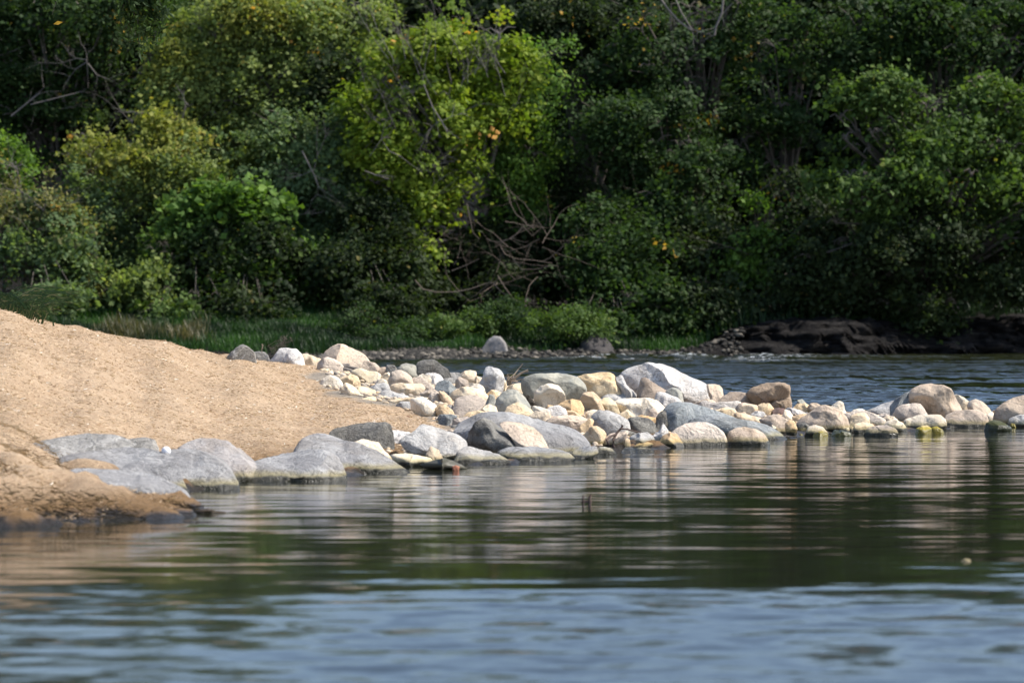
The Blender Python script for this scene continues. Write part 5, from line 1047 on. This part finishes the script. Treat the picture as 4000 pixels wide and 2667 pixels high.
grass('grass', 'lush green grass on the far bank', 110000, lambda r, n: (r.uniform(100, 2750, n), 2.0 + r.uniform(0, 1, n) ** .8 * 9), lambda r, u, d, n: r.uniform(.08, .30, n), GR, 1, .009)
grass('dry_grass', 'pale dry grass clumps on the far bank at left', 2200, lambda r, n: (np.where(r.uniform(0, 1, n) < .7, r.normal(500, 60, n), r.normal(730, 40, n)), r.uniform(3.0, 7, n)), lambda r, u, d, n: r.uniform(.25, .5, n), [(0, (.05, .06, .025)), (.5, (.14, .12, .06)), (1, (.34, .27, .17))], 2)
grass('bank_grass', 'dim grass on top of the dark ledge at right', 14000, lambda r, n: (np.where(r.uniform(0, 1, n) < .6, r.normal(3400, 130, n), r.uniform(2700, 4300, n)), 2.6 + r.uniform(0, 1, n) * 4), lambda r, u, d, n: r.uniform(.12, .4, n), GR, 3)
# yellow flowers by the twig tangle
r = np.random.default_rng(8); cc = np.array([tuple(P(2260 + r.normal() * 28, 1000 + r.normal() * 32, 96.9 + r.uniform(-.3, .3))) for i in range(60)])
V = leaf_quads(cc, r.normal(size=(60, 3)) + np.array([0, -1, 1.]), np.full(60, .06), r, 1.0)
rt = empty('flowering_plant', P(2260, 1210, 97.0), 'yellow-flowered weed in the shade right of the twig tangle', 'plant')
mesh_obj('flowers', V, np.arange(len(V)).reshape(-1, 4), simple_mat('yellow_petal', (.34, .26, .02), .6), parent=rt, smooth=False)
v_, f_ = tube_mesh([([P(2260 + k * 12, 1215, 97.0), P(2258 + k * 14, 1100, 97.0), P(2260 + k * 18, 990, 96.95)], .008, .004) for k in range(-3, 4)], 4)
mesh_obj('stems', v_, f_, simple_mat('green_stem', (.05, .1, .03), .8), parent=rt)

# near grass tuft on the crest of the mound at left
def tuft():
    r = random.Random(4); d0 = 38.6; V, Fc, vals = [], [], []; n = 0
    for i in range(260):
        px = r.gauss(75, 55); d = d0 + r.uniform(-.3, .6); x = (px - 2000) / F * d; z = float(ground(np.array(x), np.array(d)))
        h = r.uniform(.12, .42); a = r.choice([0, 0, 0, 0, math.pi]) + r.gauss(0, .4); ln = h * r.uniform(.6, 1.9)
        w0 = .013; pts = []
        for k in range(7):
            t = k / 6; pts.append((x + math.cos(a) * ln * t ** 1.5, d + math.sin(a) * ln * t ** 1.5, z + h * (1.9 * t - 1.35 * t * t)))
        for k, p in enumerate(pts):
            w_ = w0 * (1 - k / 6.3); V += [(p[0] - w_ * .5, p[1], p[2] - w_ * .6), (p[0] + w_ * .5, p[1], p[2] + w_ * .6)]
            if k: Fc.append((n + 2 * k - 2, n + 2 * k - 1, n + 2 * k + 1, n + 2 * k)); vals.append(r.random())
        n += 14
    m = attr_ramp_mat('tuft_blade', [(0, (.02, .04, .015)), (.8, (.05, .10, .035)), (1, (.3, .25, .15))], transl=.25)
    lo = (float((75 - 2000) / F * d0), d0, float(ground(np.array((75 - 2000) / F * d0), np.array(d0))))
    tag(mesh_obj('grass_tuft', V, Fc, m, loc=lo, smooth=False, attrs={'v': ('FACE', vals)}), 'tuft of long dark arching grass on the crest of the straw bank', 'grass tuft')
tuft()

# near tree outside the left edge whose bough hangs into the top left of the view
def near_tree():
    r = np.random.default_rng(14); rp = random.Random(14); d = 42.0
    bx = -9.5; bz = float(ground(np.array(bx), np.array(d)))
    root = empty('overhanging_tree', (bx, d, bz - .1), 'near tree whose leafy twigs hang into the top left corner', 'tree')
    ps = [([Vector((bx, d, bz - .1)), Vector((bx + .1, d, 3.5)), Vector((bx + .4, d, 6.5)), Vector((bx + .6, d, 9))], .2, .08),
          ([Vector((bx + .4, d, 6.0)), Vector((-7.2, d, 7.2)), Vector((-5.2, d, 6.9)), P(560, -260, d)], .07, .015)]
    tips = []
    for (a, b, c_, e_) in [(520, -200, 495, 110), (540, -220, 530, 140), (560, -240, 590, 110), (585, -240, 605, 165), (600, -250, 640, 70), (500, -200, 480, 70), (540, -220, 548, 225), (560, -260, 565, 120), (620, -250, 650, 20), (300, -300, 205, 60), (590, -240, 575, 30)]:
        p0, p1 = P(a, b, d), P(c_, e_, d + rp.uniform(-.2, .2)); mid = p0.lerp(p1, .5) + Vector((rp.uniform(-.05, .05), 0, 0)); pts = [p0, mid, p1]
        ps.append((pts, .008, .002)); small = (a == 300); lean_tip = (e_ == 215)
        for k in range(130 if not small else 40):
            t = rp.uniform(.35, 1.02)
            if lean_tip and .72 < t < .88: continue
            q = (p0.lerp(mid, t * 2) if t < .5 else mid.lerp(p1, t * 2 - 1)); tips.append(tuple(q + Vector((rp.gauss(0, .05), rp.gauss(0, .08), rp.gauss(0, .04)))))
    for k in range(900):   # rest of the crown above the frame
        t = rp.uniform(0, 1); q = Vector((-8.8, d, 8)).lerp(Vector((-5, d, 7.2)), t); tips.append((q.x + rp.gauss(0, .7), q.y + rp.gauss(0, .9), q.z + abs(rp.gauss(0, .9))))
    v_, f_ = tube_mesh(ps, 6); mesh_obj('trunk', v_, f_, M_bark, parent=root)
    cc = np.array(tips); nn = r.normal(size=(len(cc), 3)) * np.array([1, 1, .5]); s = r.uniform(.07, .115, len(cc))
    V = leaf_quads(cc, nn, s, r, .42); v = r.uniform(0, .8, len(cc)); v[r.uniform(0, 1, len(cc)) < .01] = .9
    mesh_obj('leaves', V, np.arange(len(V)).reshape(-1, 4), PAL['deepgreen'], parent=root, smooth=False, attrs={'v': ('FACE', v)})
near_tree()

print('LEAVES', LEAVES)
